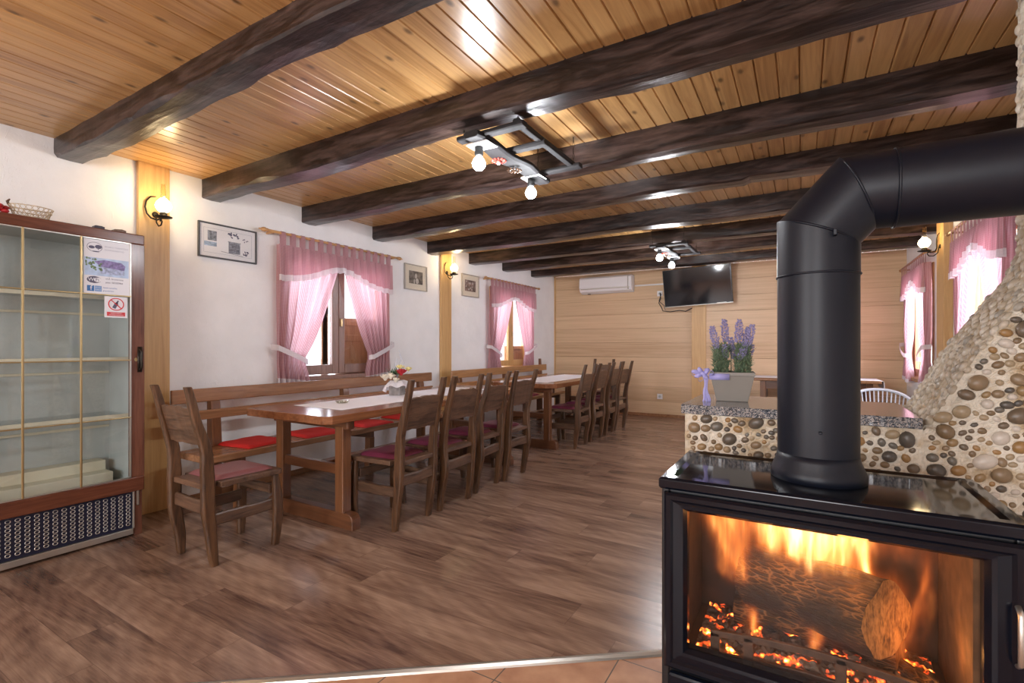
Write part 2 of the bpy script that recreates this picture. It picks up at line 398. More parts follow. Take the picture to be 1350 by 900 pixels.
M['bulb'] = emit('cool_bulb', (.9, .96, 1), 40); M['warm'] = emit('warm_lamp_glass', (1, .78, .42), 9)
M['lamp_tube'] = mat_glass('lamp_chimney_glass', (.98, .96, .9), .08)
M['pot'] = plain('taupe_ceramic', (.23, .21, .185), .5, var=.05, bscale=8)
M['ribbon'] = plain('lilac_ribbon', (.36, .34, .66), .5)
M['lav'] = plain('lavender_bloom', (.3, .27, .48), .8, var=.35, bscale=120)
M['leaf'] = plain('grey_green_leaf', (.13, .19, .11), .6, var=.4, bscale=60)
M['leafd'] = plain('deep_green_leaf', (.06, .13, .05), .5, var=.3, bscale=60)
M['rose'] = plain('deep_red_petal', (.42, .01, .02), .6, var=.3, bscale=50)
M['petal'] = plain('cream_petal', (.75, .68, .55), .7, var=.15, bscale=50)
M['yell'] = plain('yellow_petal', (.78, .68, .28), .7, var=.15, bscale=50)
M['wicker'] = plain('pale_wicker', (.5, .4, .26), .6, var=.3)
M['soil'] = plain('potting_soil', (.05, .035, .02), .9, bmp=.6)
M['paper'] = plain('printed_paper', (.74, .75, .8), .4)
M['ink'] = plain('dark_ink', (.1, .1, .16), .6); M['inkb'] = plain('blue_ink', (.04, .16, .42), .5); M['inkr'] = plain('red_ink', (.6, .04, .05), .5)
M['inkg'] = plain('pale_grey_ink', (.4, .42, .5), .6)
M['mat_cream'] = plain('cream_mount', (.72, .66, .55), .8); M['mat_white'] = plain('white_mount', (.76, .76, .78), .8)
M['frame_d'] = plain('dark_grey_frame', (.06, .06, .065), .4); M['frame_s'] = plain('silver_frame', (.42, .39, .35), .35, .4)

# ================================================================ STRUCTURE
XL, XR, YF, H = -4.06, 1.21, 8.39, 2.51
YB = -3.2
def wall_with_holes(x0, x1, y0, y1, z1, holes):
    mb = MB(); y = y0
    for (a, b, c, d) in holes:
        mb.box(x0, x1, y, a, 0, z1); mb.box(x0, x1, a, b, 0, c); mb.box(x0, x1, a, b, d, z1); y = b
    mb.box(x0, x1, y, y1, 0, z1); return mb
WL = [(2.70, 4.04, .90, 2.10), (6.14, 7.46, .86, 2.10)]
WR = [(4.36, 5.60, .80, 2.10), (6.78, 8.04, .80, 2.10)]
struct(wall_with_holes(XL - .2, XL, YB, YF + .2, H + .1, WL).build('wall_left', M['plaster']), 'white rough plaster wall with two curtained windows')
struct(wall_with_holes(XR, XR + .2, YB, YF + .2, H + .1, WR).build('wall_right', M['plaster']), 'white plaster wall behind the stone fireplace')
struct(MB().box(XL - .2, XR + .2, YB - .2, YB, 0, H + .1).build('wall_front', M['plaster']), 'plaster wall behind the viewer')
mb = MB(); nb = int(H / .25) + 1
for i in range(nb):
    z0 = H - (i + 1) * .25; z1 = H - i * .25; z0 = max(z0, 0)
    if z1 <= z0: break
    g = .0035
    poly = [(YF, z0 + g), (YF + .006, z0), (YF + .03, z0), (YF + .03, z1), (YF + .006, z1), (YF, z1 - g)]
    mb.prism(poly, XL, XR, 'x')
mb.box(XL, XR, YF + .03, YF + .2, 0, H)
struct(mb.build('wall_back', M['clad']), 'far end wall clad in pale horizontal oak boards')
# ceiling of tongue and groove boards
mb = MB(); x = XL; i = 0
while x < XR:
    x1 = min(x + .092, XR); g = .005
    mb.prism([(x, H + .02), (x, H + g * 1.6), (x + g, H), (x1 - g, H), (x1, H + g * 1.6), (x1, H + .02)], YB, YF, 'y'); x = x1
mb.box(XL, XR, YB, YF, H + .019, H + .12)
struct(mb.build('ceiling', M['pine']), 'varnished pine board ceiling')
# floor: laminate beyond a diagonal strip, tiles on the near side
ax, ay, bx_, by_ = -1.651, 1.045, -.491, 1.922
sl = (by_ - ay) / (bx_ - ax)
yl = lambda x: ay + (x - ax) * sl
mb = MB(); mb.prism([(XL, yl(XL)), (XR, yl(XR)), (XR, YF), (XL, YF)], -.1, 0, 'z')
struct(mb.build('floor', M['floor']), 'brown wood-look laminate floor')
mb = MB(); mb.prism([(XL, YB), (XR, YB), (XR, yl(XR)), (XL, yl(XL))], -.1, -.002, 'z')
struct(mb.build('floor_tiled', M['tile']), 'terracotta tiled floor by the stove')
mb = MB(); d = Vector((1, sl, 0)).normalized(); n_ = Vector((-d.y, d.x, 0))
L0 = Vector((XL + .03, yl(XL + .03), 0)); L1 = Vector((XR - .02, yl(XR - .02), 0))
rings = [[p + n_ * a + Vector((0, 0, z)) for a, z in ((-.02, -.005), (-.015, .005), (0, .008), (.015, .005), (.02, -.005))] for p in (L0, L1)]
mb.loft(rings); struct(mb.build('trim_1', M['alu']), 'metal threshold strip between laminate and tiles')

# wall posts
struct(MB().box(XL, XL + .035, 1.6, 1.8, 0, H).build('trim_2', M['honey_z'], bevel=.004), 'honey wood post on left wall beside the fridge')
struct(MB().box(XL, XL + .035, 4.96, 5.17, 0, H).build('trim_3', M['honey_z'], bevel=.004), 'honey wood post on left wall between the windows')
struct(MB().box(-1.56, -1.34, YF - .035, YF, 0, H).build('trim_4', M['honey_z'], bevel=.004), 'honey wood post on the far wall under the television')
struct(MB().box(XR - .07, XR, 6.02, 6.30, 0, H).build('trim_5', M['honey_z'], bevel=.004), 'honey wood post between the right windows')
struct(MB().box(XL, XR, YF - .012, YF, 0, .05).build('baseboard_back', M['bench_y'], bevel=.003))
struct(MB().box(XL, XL + .012, 1.8, YF - .012, 0, .05).build('baseboard_left', M['bench_y'], bevel=.003))
struct(MB().box(XL, XL + .02, YF - .02, YF, 0, H).build('trim_6', M['honey_z']), 'corner strip')

# hewn beams
def beam(y0, w, dep, x1, seed, lab, notch=None, amp=1.0):
    NX = 110; rings = []
    for i in range(NX + 1):
        x = XL + (x1 - XL) * i / NX
        wv = .02 * amp * nz(x * .7, seed * 3.1); dv = .022 * amp * nz(x * .9, seed * 5.7, 4)
        wa = abs(nz(x * 2.3, seed * 1.7, 9)) * .03 * amp; wb = abs(nz(x * 2.9, seed * 2.7, 19)) * .035 * amp
        c1 = .010 + wa + .008 * nz(x * 9, seed); c2 = .010 + wb + .008 * nz(x * 11, seed, 3)
        zb = H - dep + dv; f0 = .007 * nz(x * 5, seed, 7); ya = y0 + f0; yb = y0 + w + wv + .006 * nz(x * 7, seed, 8)
        if notch and notch[0] < x < notch[1]: zb += notch[2]
        ring = [(x, ya, H + .01), (x, ya + .003 * nz(x * 6, 1, seed), H - dep * .5), (x, ya, zb + c1), (x, ya + c1 * .6, zb + .004), (x, (ya + yb) / 2, zb + .004 * nz(x * 8, 2, seed)),
                (x, yb - c2 * .6, zb + .004), (x, yb, zb + c2), (x, yb, H - dep * .5), (x, yb, H + .01)]
        rings.append([Vector(p) for p in ring])
    o = MB().loft(rings).build('ceiling_beam', M['beam'], bevel=.0)
    tag(o, lab, 'beam', 'dark ceiling beams'); return o
BW = [(1.162, .16, .125, XR, 'nearest rough dark ceiling beam with pale worn underside'),
      (2.037, .16, .15, .70, 'second dark ceiling beam, running toward the top of the chimney'),
      (2.932, .16, .155, XR, 'third dark ceiling beam, beside the near ceiling lamp'),
      (3.811, .17, .135, XR, 'fourth ceiling beam with a notch, just behind the near ceiling lamp'),
      (4.717, .17, .16, XR, 'fifth ceiling beam, meeting the left wall at the middle wall post'),
      (5.61, .17, .155, XR, 'sixth ceiling beam, in front of the far ceiling lamp'),
      (6.50, .17, .13, XR, 'seventh ceiling beam, just behind the far ceiling lamp'),
      (7.45, .17, .115, XR, 'last ceiling beam, nearest to the television wall')]
for i, (y, w, dp, x1, lab) in enumerate(BW):
    beam(y, w, dp, x1, i + 1.3, lab, notch=(-.35, 9, .02) if i == 3 else None, amp=1.3 if i < 4 else .8)

# ---------------------------------------------------------------- windows (left: s=1 faces +X)
def window(idx, side, xw, y0, y1, z0, z1, mat, lining, sh):
    # side=+1: room is at larger X
    def X(d): return xw + side * d      # d<0 is into the wall
    root = bpy.data.objects.new('window_%d' % idx, None); COL.objects.link(root); root.location = (xw, (y0 + y1) / 2, z0)
    struct(root)
    def bx(mb, d0, d1, a, b, c, d): mb.box(min(X(d0), X(d1)) - xw, max(X(d0), X(d1)) - xw, a - (y0 + y1) / 2, b - (y0 + y1) / 2, c - z0, d - z0)
    mb = MB(); t = .035
    bx(mb, -.19, .015, y0, y0 + t, z0, z1); bx(mb, -.19, .015, y1 - t, y1, z0, z1); bx(mb, -.19, .015, y0 + t, y1 - t, z1 - t, z1)
    mb.build('lining', lining, root, bevel=.004)
    mb = MB(); bx(mb, -.19, .05, y0 - .02, y1 + .02, z0 - .03, z0 + .012); mb.build('sill', mat, root, bevel=.006)
    ym = (y0 + y1) / 2; a0, a1 = y0 + t, y1 - t
    for (p, q) in ((a0, ym - .002), (ym + .002, a1)):
        mb = MB(); w = .075; b0, b1 = z0 + .02, z1 - t - .01
        bx(mb, -.06, -.015, p, p + w, b0, b1); bx(mb, -.06, -.015, q - w, q, b0, b1); bx(mb, -.06, -.015, p + w, q - w, b0, b0 + w + .02); bx(mb, -.06, -.015, p + w, q - w, b1 - w, b1)
        c = mb.build('casement', mat, root, bevel=.006)
        mb = MB(); bx(mb, -.042, -.036, p + w - .005, q - w + .005, b0 + w, b1 - w + .005); mb.build('pane', M['glass'], c)
    mb = MB(); bx(mb, -.015, 0, ym + .015, ym + .04, z0 + .5, z0 + .58); mb.build('latch', M['brass'], root, bevel=.003)
    if sh:
        for (p, q, zt) in sh:
            s_ = MB(); bx(s_, -.185, -.16, p, q, z0, zt)
            for e in (p, q - .07): bx(s_, -.16, -.15, e, e + .07, z0, zt)
            for zz in (z0 + .03, (z0 + zt) / 2 + .05, zt - .08): bx(s_, -.16, -.15, p + .07, q - .07, zz, zz + .07)
            s_.build('shutter', M['shutter'], root, bevel=.003)
window(1, 1, XL, *WL[0], M['case'], M['honey_z'], [(2.74, 3.08, 1.12), (3.46, 4.0, 1.5), (3.28, 3.34, 2.05)])
window(2, 1, XL, *WL[1], M['honey_z'], M['honey_z'], [(6.2, 6.6, 1.2), (6.85, 7.42, 1.2)])
window(3, -1, XR, *WR[0], M['shutter'], M['shutter'], None)
window(4, -1, XR, *WR[1], M['shutter'], M['shutter'], None)

# ---------------------------------------------------------------- curtains
def curtain(side, xc, y0, y1, zr, zb, labs, seed, transp_mat):
    """rod, valance and two tied drapes; y0 < y1"""
    d = side
    # rod
    r = thing('curtain_rod', labs[0], 'curtain rod', (xc, (y0 + y1) / 2, zr), 0, 'curtain rods')
    hl = (y1 - y0) / 2 + .09
    MB().tube([(0, -hl, 0), (0, hl, 0)], .011, 10).build('rod', M['honey_y'], r, smooth=True)
    for e in (-1, 1):
        mb = MB(); Mx = Matrix.Rotation(-e * PI / 2, 3, 'X')
        mb.lathe([(.004, 0), (.016, .006), (.012, .015), (.02, .03), (.018, .05), (.008, .066), (.004, .085)], 12, M=None)
        for q in range(len(mb.v)): mb.v[q] = Mx @ mb.v[q] + Vector((0, e * hl, 0))
        mb.build('finial', M['honey_y'], r, smooth=True)
        MB().box(min(0, -d * .095), max(0, -d * .095), e * (hl - .05) - .01, e * (hl - .05) + .01, -.016, .002).build('bracket', M['honey_y'], r, bevel=.003)
    W_ = y1 - y0; nt_ = 14; H0 = -.10
    zv = lambda u: (1.78 + .15 * math.exp(-((u - .5) / .24) ** 2)) - zr   # arched bottom of the valance
    v = thing('curtain_valance', labs[1], 'valance', (xc, y0, zr), 0, 'tab-top valances')
    def fold(u, dep, k=nt_): return dep * (math.sin(2 * PI * u * k + seed) + .35 * math.sin(2 * PI * u * k * 2.3 + seed * 2))
    def vf(u, w):
        zb_ = zv(u) + .05; z = H0 + (zb_ - H0) * w
        return Vector((d * (fold(u, .004 + .013 * w) + .012), u * W_, z))
    MB().grid(vf, 260, 10).build('pleated_panel', M['pink'], v, smooth=True, fix=False)
    def lf(u, w):
        z = zv(u) + .05 - .055 * w + .004 * math.sin(u * 190) * w
        return Vector((d * (fold(u, .018) + .013), u * W_, z))
    MB().grid(lf, 260, 2).build('lace_trim', M['lace'], v, smooth=True, fix=False)
    for k in range(nt_):
        c = (k + .5) / nt_ * W_; w = .022
        pts = [(-.012, H0 - .01), (-.014, 0), (-.008, .013), (0, .016), (.008, .013), (.014, 0), (.014, H0 - .01)]
        mb = MB(); mb.grid(lambda a, b: Vector((pts[int(round(a * 6))][0], c - w + 2 * w * b, pts[int(round(a * 6))][1])), 6, 1)
        mb.build('tab', M['pink'], v, smooth=True, fix=False)
    # drapes
    for e in (0, 1):
        near = (e == 0)
        yo = y0 + .01 if near else y1 - .01; sg = 1 if near else -1
        zt = 1.09 if near else 1.12; tie = W_ * (.205 if near else .21); mid = W_ * (.53 if near else .46)
        root = thing('curtain_drape', labs[2 + e], 'curtain', (xc, yo, zr), 0, 'pink gingham tied drapes')
        ztop = 2.1 - zr; zbot = zb - zr + (.0 if near else .0); zti = zt - zr
        def inner(z):
            if z > zti:
                f = (z - zti) / (ztop - zti); return tie + (mid - tie) * (f ** .82)
            f = (zti - z) / (zti - zbot); return tie + .045 * math.sin(f * 1.6)
        def df(u, w):
            z = ztop + (zbot - ztop) * w
            zz = z + (.10 * u * (1 if w > .6 else w / .6)) * (-.4 if z < zti else 0)
            g = math.exp(-((z - zti) / .16) ** 2)
            y = u * inner(z); dep = .012 + .012 * (1 - g) + .012 * w
            return Vector((d * (-.034 + dep * math.sin(u * 2 * PI * 6.5 + seed + e * 2) + .01 * math.sin(u * 31 + z * 3) * (1 - g)), sg * y, zz))
        MB().grid(df, 90, 40).build('panel', transp_mat, root, smooth=True, fix=False)
        def hf(u, w):
            p = df(u, 1.0); return p + Vector((d * .003, 0, .028 - .045 * w))
        MB().grid(hf, 90, 1).build('hem_lace', M['lace'], root, smooth=True, fix=False)
        def tf(u, w):
            y = -.045 + (tie + .06) * u; z = zti + .105 - .15 * u + .05 * (w - .5)
            x = .028 + .012 * math.sin(u * PI) if u < .93 else .0
            if u > .93: y = tie + .005; x = .02 - (u - .93) / .07 * .05
            if u < .06: x = -.05 + u / .06 * .075
            return Vector((d * x, sg * y, z))
        MB().grid(tf, 40, 2).build('tieback', M['lace'], root, smooth=True, fix=False)
curtain(1, -3.96, 2.62, 4.0, 2.2, .89, ('curtain rod over the near left window', 'pink valance with white lace over the near left window',
        'pink drape on the near left window, side toward the glass-door fridge', 'pink drape on the near left window, side behind the flower pot'), .3, M['pink'])
curtain(1, -3.96, 6.02, 7.43, 2.2, .84, ('curtain rod over the far left window', 'pink valance with white lace over the far left window',
        'pink drape on the far left window, side toward the middle wall post', 'pink drape on the far left window, side toward the oak-clad wall'), 1.9, M['pink'])
curtain(-1, 1.12, 4.30, 5.62, 2.2, .8, ('curtain rod over the right window nearer the chimney', 'gingham valance over the right window nearer the chimney',
        'drape on the nearer right window, side hidden toward the chimney', 'drape on the nearer right window, side next to the wall post'), 2.9, M['pink'])
curtain(-1, 1.12, 6.72, 8.08, 2.2, .8, ('curtain rod over the far right window', 'gingham valance over the far right window beside the oak wall',
        'tied drape on the far right window, side toward the wall post', 'drape on the far right window, side at the oak wall'), 4.1, M['pink'])

# ================================================================ STOVE
SX0, SX1, SY0, SY1, SZ = -.314, .368, 1.252, 1.63, .869
st = thing('wood_stove', 'black wood-burning stove with a wide glass door and burning fire inside', 'stove', (.0155, 1.44, 0))
def S(mb): 
    for q in range(len(mb.v)): mb.v[q] = mb.v[q] - Vector((.0155, 1.44, 0))
    return mb
def sb(name, mat, mb, par=None, **k): return S(mb).build(name, mat, par or st, **k)
# top plate with raised rim and sunk chamfered panel
mb = MB(); c = .035
def rect(x0, x1, y0, y1, z): return [Vector((x0, y0, z)), Vector((x1, y0, z)), Vector((x1, y1, z)), Vector((x0, y1, z))]
mb.loft([rect(SX0 + .004, SX1 - .004, SY0 + .004, SY1 - .004, SZ - .03), rect(SX0, SX1, SY0, SY1, SZ - .024), rect(SX0, SX1, SY0, SY1, SZ - .005), rect(SX0 + .006, SX1 - .006, SY0 + .006, SY1 - .006, SZ),
         rect(SX0 + .028, SX1 - .028, SY0 + .028, SY1 - .012, SZ), rect(SX0 + .04, SX1 - .04, SY0 + .04, SY1 - .02, SZ - .004)])
tp_ = sb('top_plate', [M['enam_f'], M['enamel']], mb, bevel=.002)
for p in tp_.data.polygons: p.material_index = 1 if p.normal.z > .8 else 0
fy = SY0 + .015; bk = SY1 - .01
GX0, GX1, GZ0, GZ1 = -.246, .298, .45, .79
# body shell: left, right, back, roof, base
mb = MB()
bxl, bxr = SX0 + .004, SX1 - .004
mb.box(bxl, bxl + .02, fy, bk, .06, SZ - .03); mb.box(bxr - .02, bxr, fy, bk, .06, SZ - .03); mb.box(bxl + .02, bxr - .02, bk - .02, bk, .06, SZ - .03)
mb.box(bxl + .02, bxr - .02, fy, bk - .02, SZ - .05, SZ - .03); mb.box(bxl + .02, bxr - .02, fy, bk - .02, .06, .40)
sb('body', M['blackm'], mb, bevel=.004)
# lower drawer front and feet
sb('ash_drawer', M['enam_f'], MB().box(bxl + .02, bxr - .02, fy - .018, fy, .12, .385), bevel=.008)
for fx in (SX0 + .05, SX1 - .05):
    for q in (SY0 + .06, SY1 - .06): sb('foot', M['blackm'], MB().lathe([(.022, 0), (.025, .01), (.018, .05), (.022, .062)], 12, c=(fx, q, 0)), smooth=True)
# door frame round the glass
door_y0 = SY0 - .006
mb = MB()
def frame_loft(x0, x1, z0, z1, gx0, gx1, gz0, gz1):
    def r(a, b, c_, d_, y): return [Vector((a, y, c_)), Vector((b, y, c_)), Vector((b, y, d_)), Vector((a, y, d_))]
    return [r(x0, x1, z0, z1, fy), r(x0, x1, z0, z1, door_y0 + .006), r(x0 + .006, x1 - .006, z0 + .006, z1 - .006, door_y0), r(x0 + .016, x1 - .016, z0 + .016, z1 - .016, door_y0),
            r(x0 + .022, x1 - .022, z0 + .022, z1 - .022, door_y0 + .006), r(gx0 - .016, gx1 + .016, gz0 - .016, gz1 + .016, door_y0 + .003), r(gx0 - .008, gx1 + .008, gz0 - .008, gz1 + .008, door_y0 + .004), r(gx0, gx1, gz0, gz1, door_y0 + .016), r(gx0, gx1, gz0, gz1, fy + .02)]
mb.loft(frame_loft(SX0 + .014, SX1 - .012, .395, SZ - .036, GX0, GX1, GZ0, GZ1), cap=False)
dr = sb('door', M['enam_f'], mb, bevel=.0)
sb('glass_pane', M['glass_s'], MB().box(GX0 - .004, GX1 + .004, SY0 + .012, SY0 + .016, GZ0 - .004, GZ1 + .004), dr)
dr.location = (0, 0, 0)
sb('handle', M['alu'], MB().tube([(.341, SY0 - .004, .72), (.341, SY0 - .02, .71), (.341, SY0 - .02, .62), (.341, SY0 - .004, .61)], .005, 8), dr, smooth=True)
# firebox lining
M['brick'] = plain('smoked_firebrick', (.1, .055, .03), .9, bmp=.4, bscale=25, var=.35)
M['soot'] = plain('sooty_lining', (.03, .018, .013), .9, bmp=.4, bscale=18, var=.5)
ix0, ix1, iy1 = GX0 - .02, .29, SY1 - .045
sb('firebox_back', M['soot'], MB().box(ix0, ix1, iy1, iy1 + .01, .405, .815), bevel=.001)
sb('firebrick_side', M['soot'], MB().box(ix0 - .012, ix0, fy + .03, iy1, .405, .815))
sb('firebrick_side', M['brick'], MB().box(ix1, ix1 + .012, fy + .03, iy1, .405, .815))
sb('baffle', M['soot'], MB().box(ix0, ix1, fy + .05, iy1, .805, .815))
sb('grate', M['soot'], MB().box(ix0, ix1, fy + .022, iy1, .402, .412))
# log rest: cast bar with slots
mb = MB(); NS = 40; rb = []
def rest(u, w): return u
pts_t = []; 
xa, xb = -.20, .27
def rz(u): return .485 + .018 * math.sin(PI * u)
def strip(za, zb_, u0=0, u1=1):
    rr = []
    for i in range(NS + 1):
        u = u0 + (u1 - u0) * i / NS; xx = xa + (xb - xa) * u; y = SY0 + .058
        rr.append([Vector((xx, y, za(u))), Vector((xx, y + .01, za(u))), Vector((xx, y + .01, zb_(u))), Vector((xx, y, zb_(u)))])
    mb.loft(rr)
strip(lambda u: rz(u) - .016, rz); strip(lambda u: .41, lambda u: rz(u) - .055)
for u in (0, .16, .56, .94):
    xx = xa + (xb - xa) * u; mb.box(xx, xx + .022, SY0 + .058, SY0 + .068, .41, rz(u) - .004)
M['cast'] = plain('hot_cast_iron', (.06, .032, .022), .6, bmp=.3, bscale=60, var=.4)
sb('log_rest', M['cast'], mb, bevel=.002)
# logs
def mat_charlog():
    m, nt, b = newmat('charred_log')
    v = coords(nt, (26, 110, 110)); vo = nd(nt, 'ShaderNodeTexVoronoi', {'feature': 'DISTANCE_TO_EDGE'}, Vector=v, Scale=1.0)
    n = nd(nt, 'ShaderNodeTexNoise', Vector=coords(nt), Scale=9.0, Detail=5.0)
    f = math_(nt, 'MULTIPLY', ramp(nt, vo.outputs['Distance'], [(.0, (.5, .5, .5)), (.12, (0, 0, 0))]), ramp(nt, n.outputs[0], [(.5, (0, 0, 0)), (.62, (1, 1, 1))]))
    col = ramp(nt, n.outputs[0], [(.3, (.014, .008, .006)), (.7, (.06, .032, .018))])
    nt.links.new(mixc(nt, f, col, (.3, .16, .07)), b.inputs['Base Color']); b.inputs['Roughness'].default_value = .85
    b.inputs['Emission Color'].default_value = (1, .25, .03, 1)
    nt.links.new(math_(nt, 'MULTIPLY', f, .12), b.inputs['Emission Strength'])
    bump(nt, b, vo.outputs['Distance'], 1.0, .012); return m
M['char'] = mat_charlog()
M['logend'] = wood('burning_log_end', (.04, .016, .007), (.36, .19, .075), 'z', .8, 34, 2.2, 1.0, contrast=(.38, .58))
def log(name, p0, p1, r, seed, lab):
    p0, p1 = Vector(p0), Vector(p1); Lg = (p1 - p0).length
    mb = MB(); rings = []; NL = 26; NR = 26
    for i in range(NL + 1):
        ring = []
        for k in range(NR):
            a = 2 * PI * k / NR
            rr = r * (1 + .14 * nz(math.cos(a) * 1.2, math.sin(a) * 1.2, seed + i * .05) + .07 * nz(math.cos(a) * 4, math.sin(a) * 4, seed + i * .35)) * (.86 + .14 * abs(math.cos(2 * a + .5)) ** .5)
            ring.append(Vector((Lg * i / NL + .26 * (i / NL) ** 3 * rr * math.cos(a), rr * math.cos(a), rr * math.sin(a))))
        rings.append(ring)
    n0 = len(mb.f); mb.loft(rings); mb.m[-1] = 1; mb.m[-2] = 1
    o = mb.build(name, [M['char'], M['logend']]); tag(o, lab, 'log', 'logs burning in the stove')
    q = (p1 - p0).to_track_quat('X', 'Z'); o.rotation_mode = 'QUATERNION'; o.rotation_quaternion = q; o.location = p0
    for p in o.data.polygons: p.use_smooth = p.material_index == 0
    return o
log('firewood_log', (-.125, 1.495, .575), (.165, 1.375, .585), .083, 1.2, 'large charred log burning in the stove with glowing cut end')
log('firewood_log', (-.16, 1.50, .47), (.20, 1.47, .475), .045, 5.2, 'dark log lying underneath the large burning log')
log('firewood_log', (.185, 1.52, .42), (.245, 1.36, .46), .022, 8.1, 'thin stick of kindling at the right side of the stove fire')
# embers
m, nt, b = newmat('glowing_embers')
n = nd(nt, 'ShaderNodeTexNoise', Vector=coords(nt), Scale=26.0, Detail=3.0); n2 = nd(nt, 'ShaderNodeTexVoronoi', Vector=coords(nt), Scale=75.0)
hot = math_(nt, 'MULTIPLY', ramp(nt, n.outputs[0], [(.56, (0, 0, 0)), (.69, (1, 1, 1))]), ramp(nt, n2.outputs[0], [(.1, (1, 1, 1)), (.6, (.15, .15, .15))]))
nt.links.new(ramp(nt, n.outputs[0], [(.3, (.05, .035, .03)), (.7, (.2, .16, .14))]), b.inputs['Base Color']); b.inputs['Roughness'].default_value = .9
nt.links.new(ramp(nt, hot, [(0, (1, .06, .01)), (.4, (1, .25, .03)), (1, (1, .6, .2))]), b.inputs['Emission Color'])
nt.links.new(math_(nt, 'MULTIPLY', hot, 14.0), b.inputs['Emission Strength']); bump(nt, b, n2.outputs[0], 1.0, .008); M['ember'] = m
def eh(u, v):
    x = -.24 + .51 * u; y = SY0 + .07 + .26 * v; k = math.exp(-((x - .0) / .2) ** 2)
    return Vector((x, y, .418 + .035 * k * (.6 + .4 * math.sin(PI * v)) + .010 * nz(x * 45, y * 45) + .008 * nz(x * 110, y * 110)))
mb = MB().grid(eh, 130, 70); rnd = random.Random(4)
for k in range(60):
    x = rnd.uniform(-.2, .25); y = rnd.uniform(SY0 + .08, 1.5); mb.ell((x, y, eh((x + .24) / .51, (y - SY0 - .07) / .26).z + .004), rnd.uniform(.008, .02), rnd.uniform(.006, .012), rnd.uniform(.005, .009), 6, 4, RZ(rnd.uniform(0, 3)))
o = tag(mb.build('glowing_embers', M['ember'], smooth=True, fix=False), 'bed of glowing embers and ash under the logs in the stove', 'embers'); o['kind'] = 'stuff'
# flames: one body of burning gas whose glow follows a few rising streams
m, nt, b = newmat('flame_gas'); nt.nodes.remove(b); out = nt.nodes['Material Output']
tc = nt.nodes.new('ShaderNodeTexCoord'); sp = nt.nodes.new('ShaderNodeSeparateXYZ'); nt.links.new(tc.outputs['Object'], sp.inputs[0])
wz = nd(nt, 'ShaderNodeTexNoise', Vector=coords(nt, (16, 16, 9)), Scale=1.0, Detail=3.0)
fx_ = math_(nt, 'ADD', sp.outputs[0], math_(nt, 'MULTIPLY', math_(nt, 'SUBTRACT', wz.outputs[0], .5), .07)); fz_ = sp.outputs[2]
nz1 = nd(nt, 'ShaderNodeTexNoise', Vector=coords(nt, (42, 30, 6)), Scale=1.0, Detail=2.5, Distortion=.9)
fil = ramp(nt, nz1.outputs[0], [(.38, (.02, .02, .02)), (.56, (.3, .3, .3)), (.72, (1, 1, 1))])
tot = None
for (x0, z0, x1, z1, w0, w1, amp, pw) in [(-.145, .575, -.215, .80, .010, .026, .55, .55), (-.13, .58, -.165, .82, .012, .04, .38, .7), (-.07, .665, -.08, .86, .02, .035, 1.15, 1), (-.02, .655, -.02, .86, .02, .03, 1.2, 1),
        (.03, .64, .03, .86, .022, .032, 1.25, 1), (.075, .64, .08, .86, .03, .04, .7, 1), (.15, .62, .105, .80, .008, .02, 1.0, .8), (.115, .50, .12, .72, .012, .02, .25, 1), (.205, .50, .245, .73, .006, .010, .22, .5), (.19, .47, .17, .68, .012, .03, .22, 1),
        (.03, .44, .035, .56, .009, .02, .5, 1), (-.11, .44, -.115, .52, .008, .014, .4, 1), (.02, .70, .0, .95, .16, .18, .28, 1)]:
    u = math_(nt, 'DIVIDE', math_(nt, 'SUBTRACT', fz_, z0), z1 - z0); uc = math_(nt, 'MINIMUM', math_(nt, 'MAXIMUM', u, 0.0), 1.0)
    cx = math_(nt, 'ADD', math_(nt, 'MULTIPLY', math_(nt, 'POWER', uc, pw), x1 - x0), x0); w = math_(nt, 'ADD', math_(nt, 'MULTIPLY', uc, w1 - w0), w0)
    g = math_(nt, 'POWER', math_(nt, 'DIVIDE', math_(nt, 'SUBTRACT', fx_, cx), w), 2.0); g = math_(nt, 'EXPONENT', math_(nt, 'MULTIPLY', g, -1.0))
    lo = math_(nt, 'MINIMUM', math_(nt, 'MAXIMUM', math_(nt, 'MULTIPLY', u, 9.0), 0.0), 1.0); hi = math_(nt, 'MINIMUM', math_(nt, 'MAXIMUM', math_(nt, 'MULTIPLY', math_(nt, 'SUBTRACT', 1.0, u), 3.0), 0.0), 1.0)
    g = math_(nt, 'MULTIPLY', math_(nt, 'MULTIPLY', math_(nt, 'MULTIPLY', g, lo), hi), amp)
    tot = g if tot is None else math_(nt, 'ADD', tot, g)
dy = math_(nt, 'EXPONENT', math_(nt, 'MULTIPLY', math_(nt, 'POWER', math_(nt, 'DIVIDE', math_(nt, 'SUBTRACT', sp.outputs[1], 1.43), .05), 2.0), -1.0))
den = math_(nt, 'MULTIPLY', math_(nt, 'MULTIPLY', tot, dy), math_(nt, 'ADD', fil, .12))
colf = ramp(nt, math_(nt, 'MULTIPLY', tot, math_(nt, 'ADD', fil, .2)), [(0, (1, .16, .02)), (.35, (1, .36, .08)), (1, (1, .62, .26))])
em = nd(nt, 'ShaderNodeEmission', Color=colf, Strength=math_(nt, 'MULTIPLY', den, FLAME)); nt.links.new(em.outputs[0], out.inputs['Volume'])
try: m.cycles.volume_step_rate = .12
except Exception: pass
o = tag(MB().box(-.25, .28, 1.35, 1.515, .43, .803).build('stove_flames', m), 'orange flames rising over the logs behind the stove glass', 'fire'); o['kind'] = 'stuff'
for p in ((-.08, 1.36, .73), (.1, 1.34, .70), (.24, 1.36, .56)): point('fire_glow', p, .42, (1, .42, .12), .03)
point('fire_glow', (0, 1.36, .43), .25, (1, .3, .06), .03)

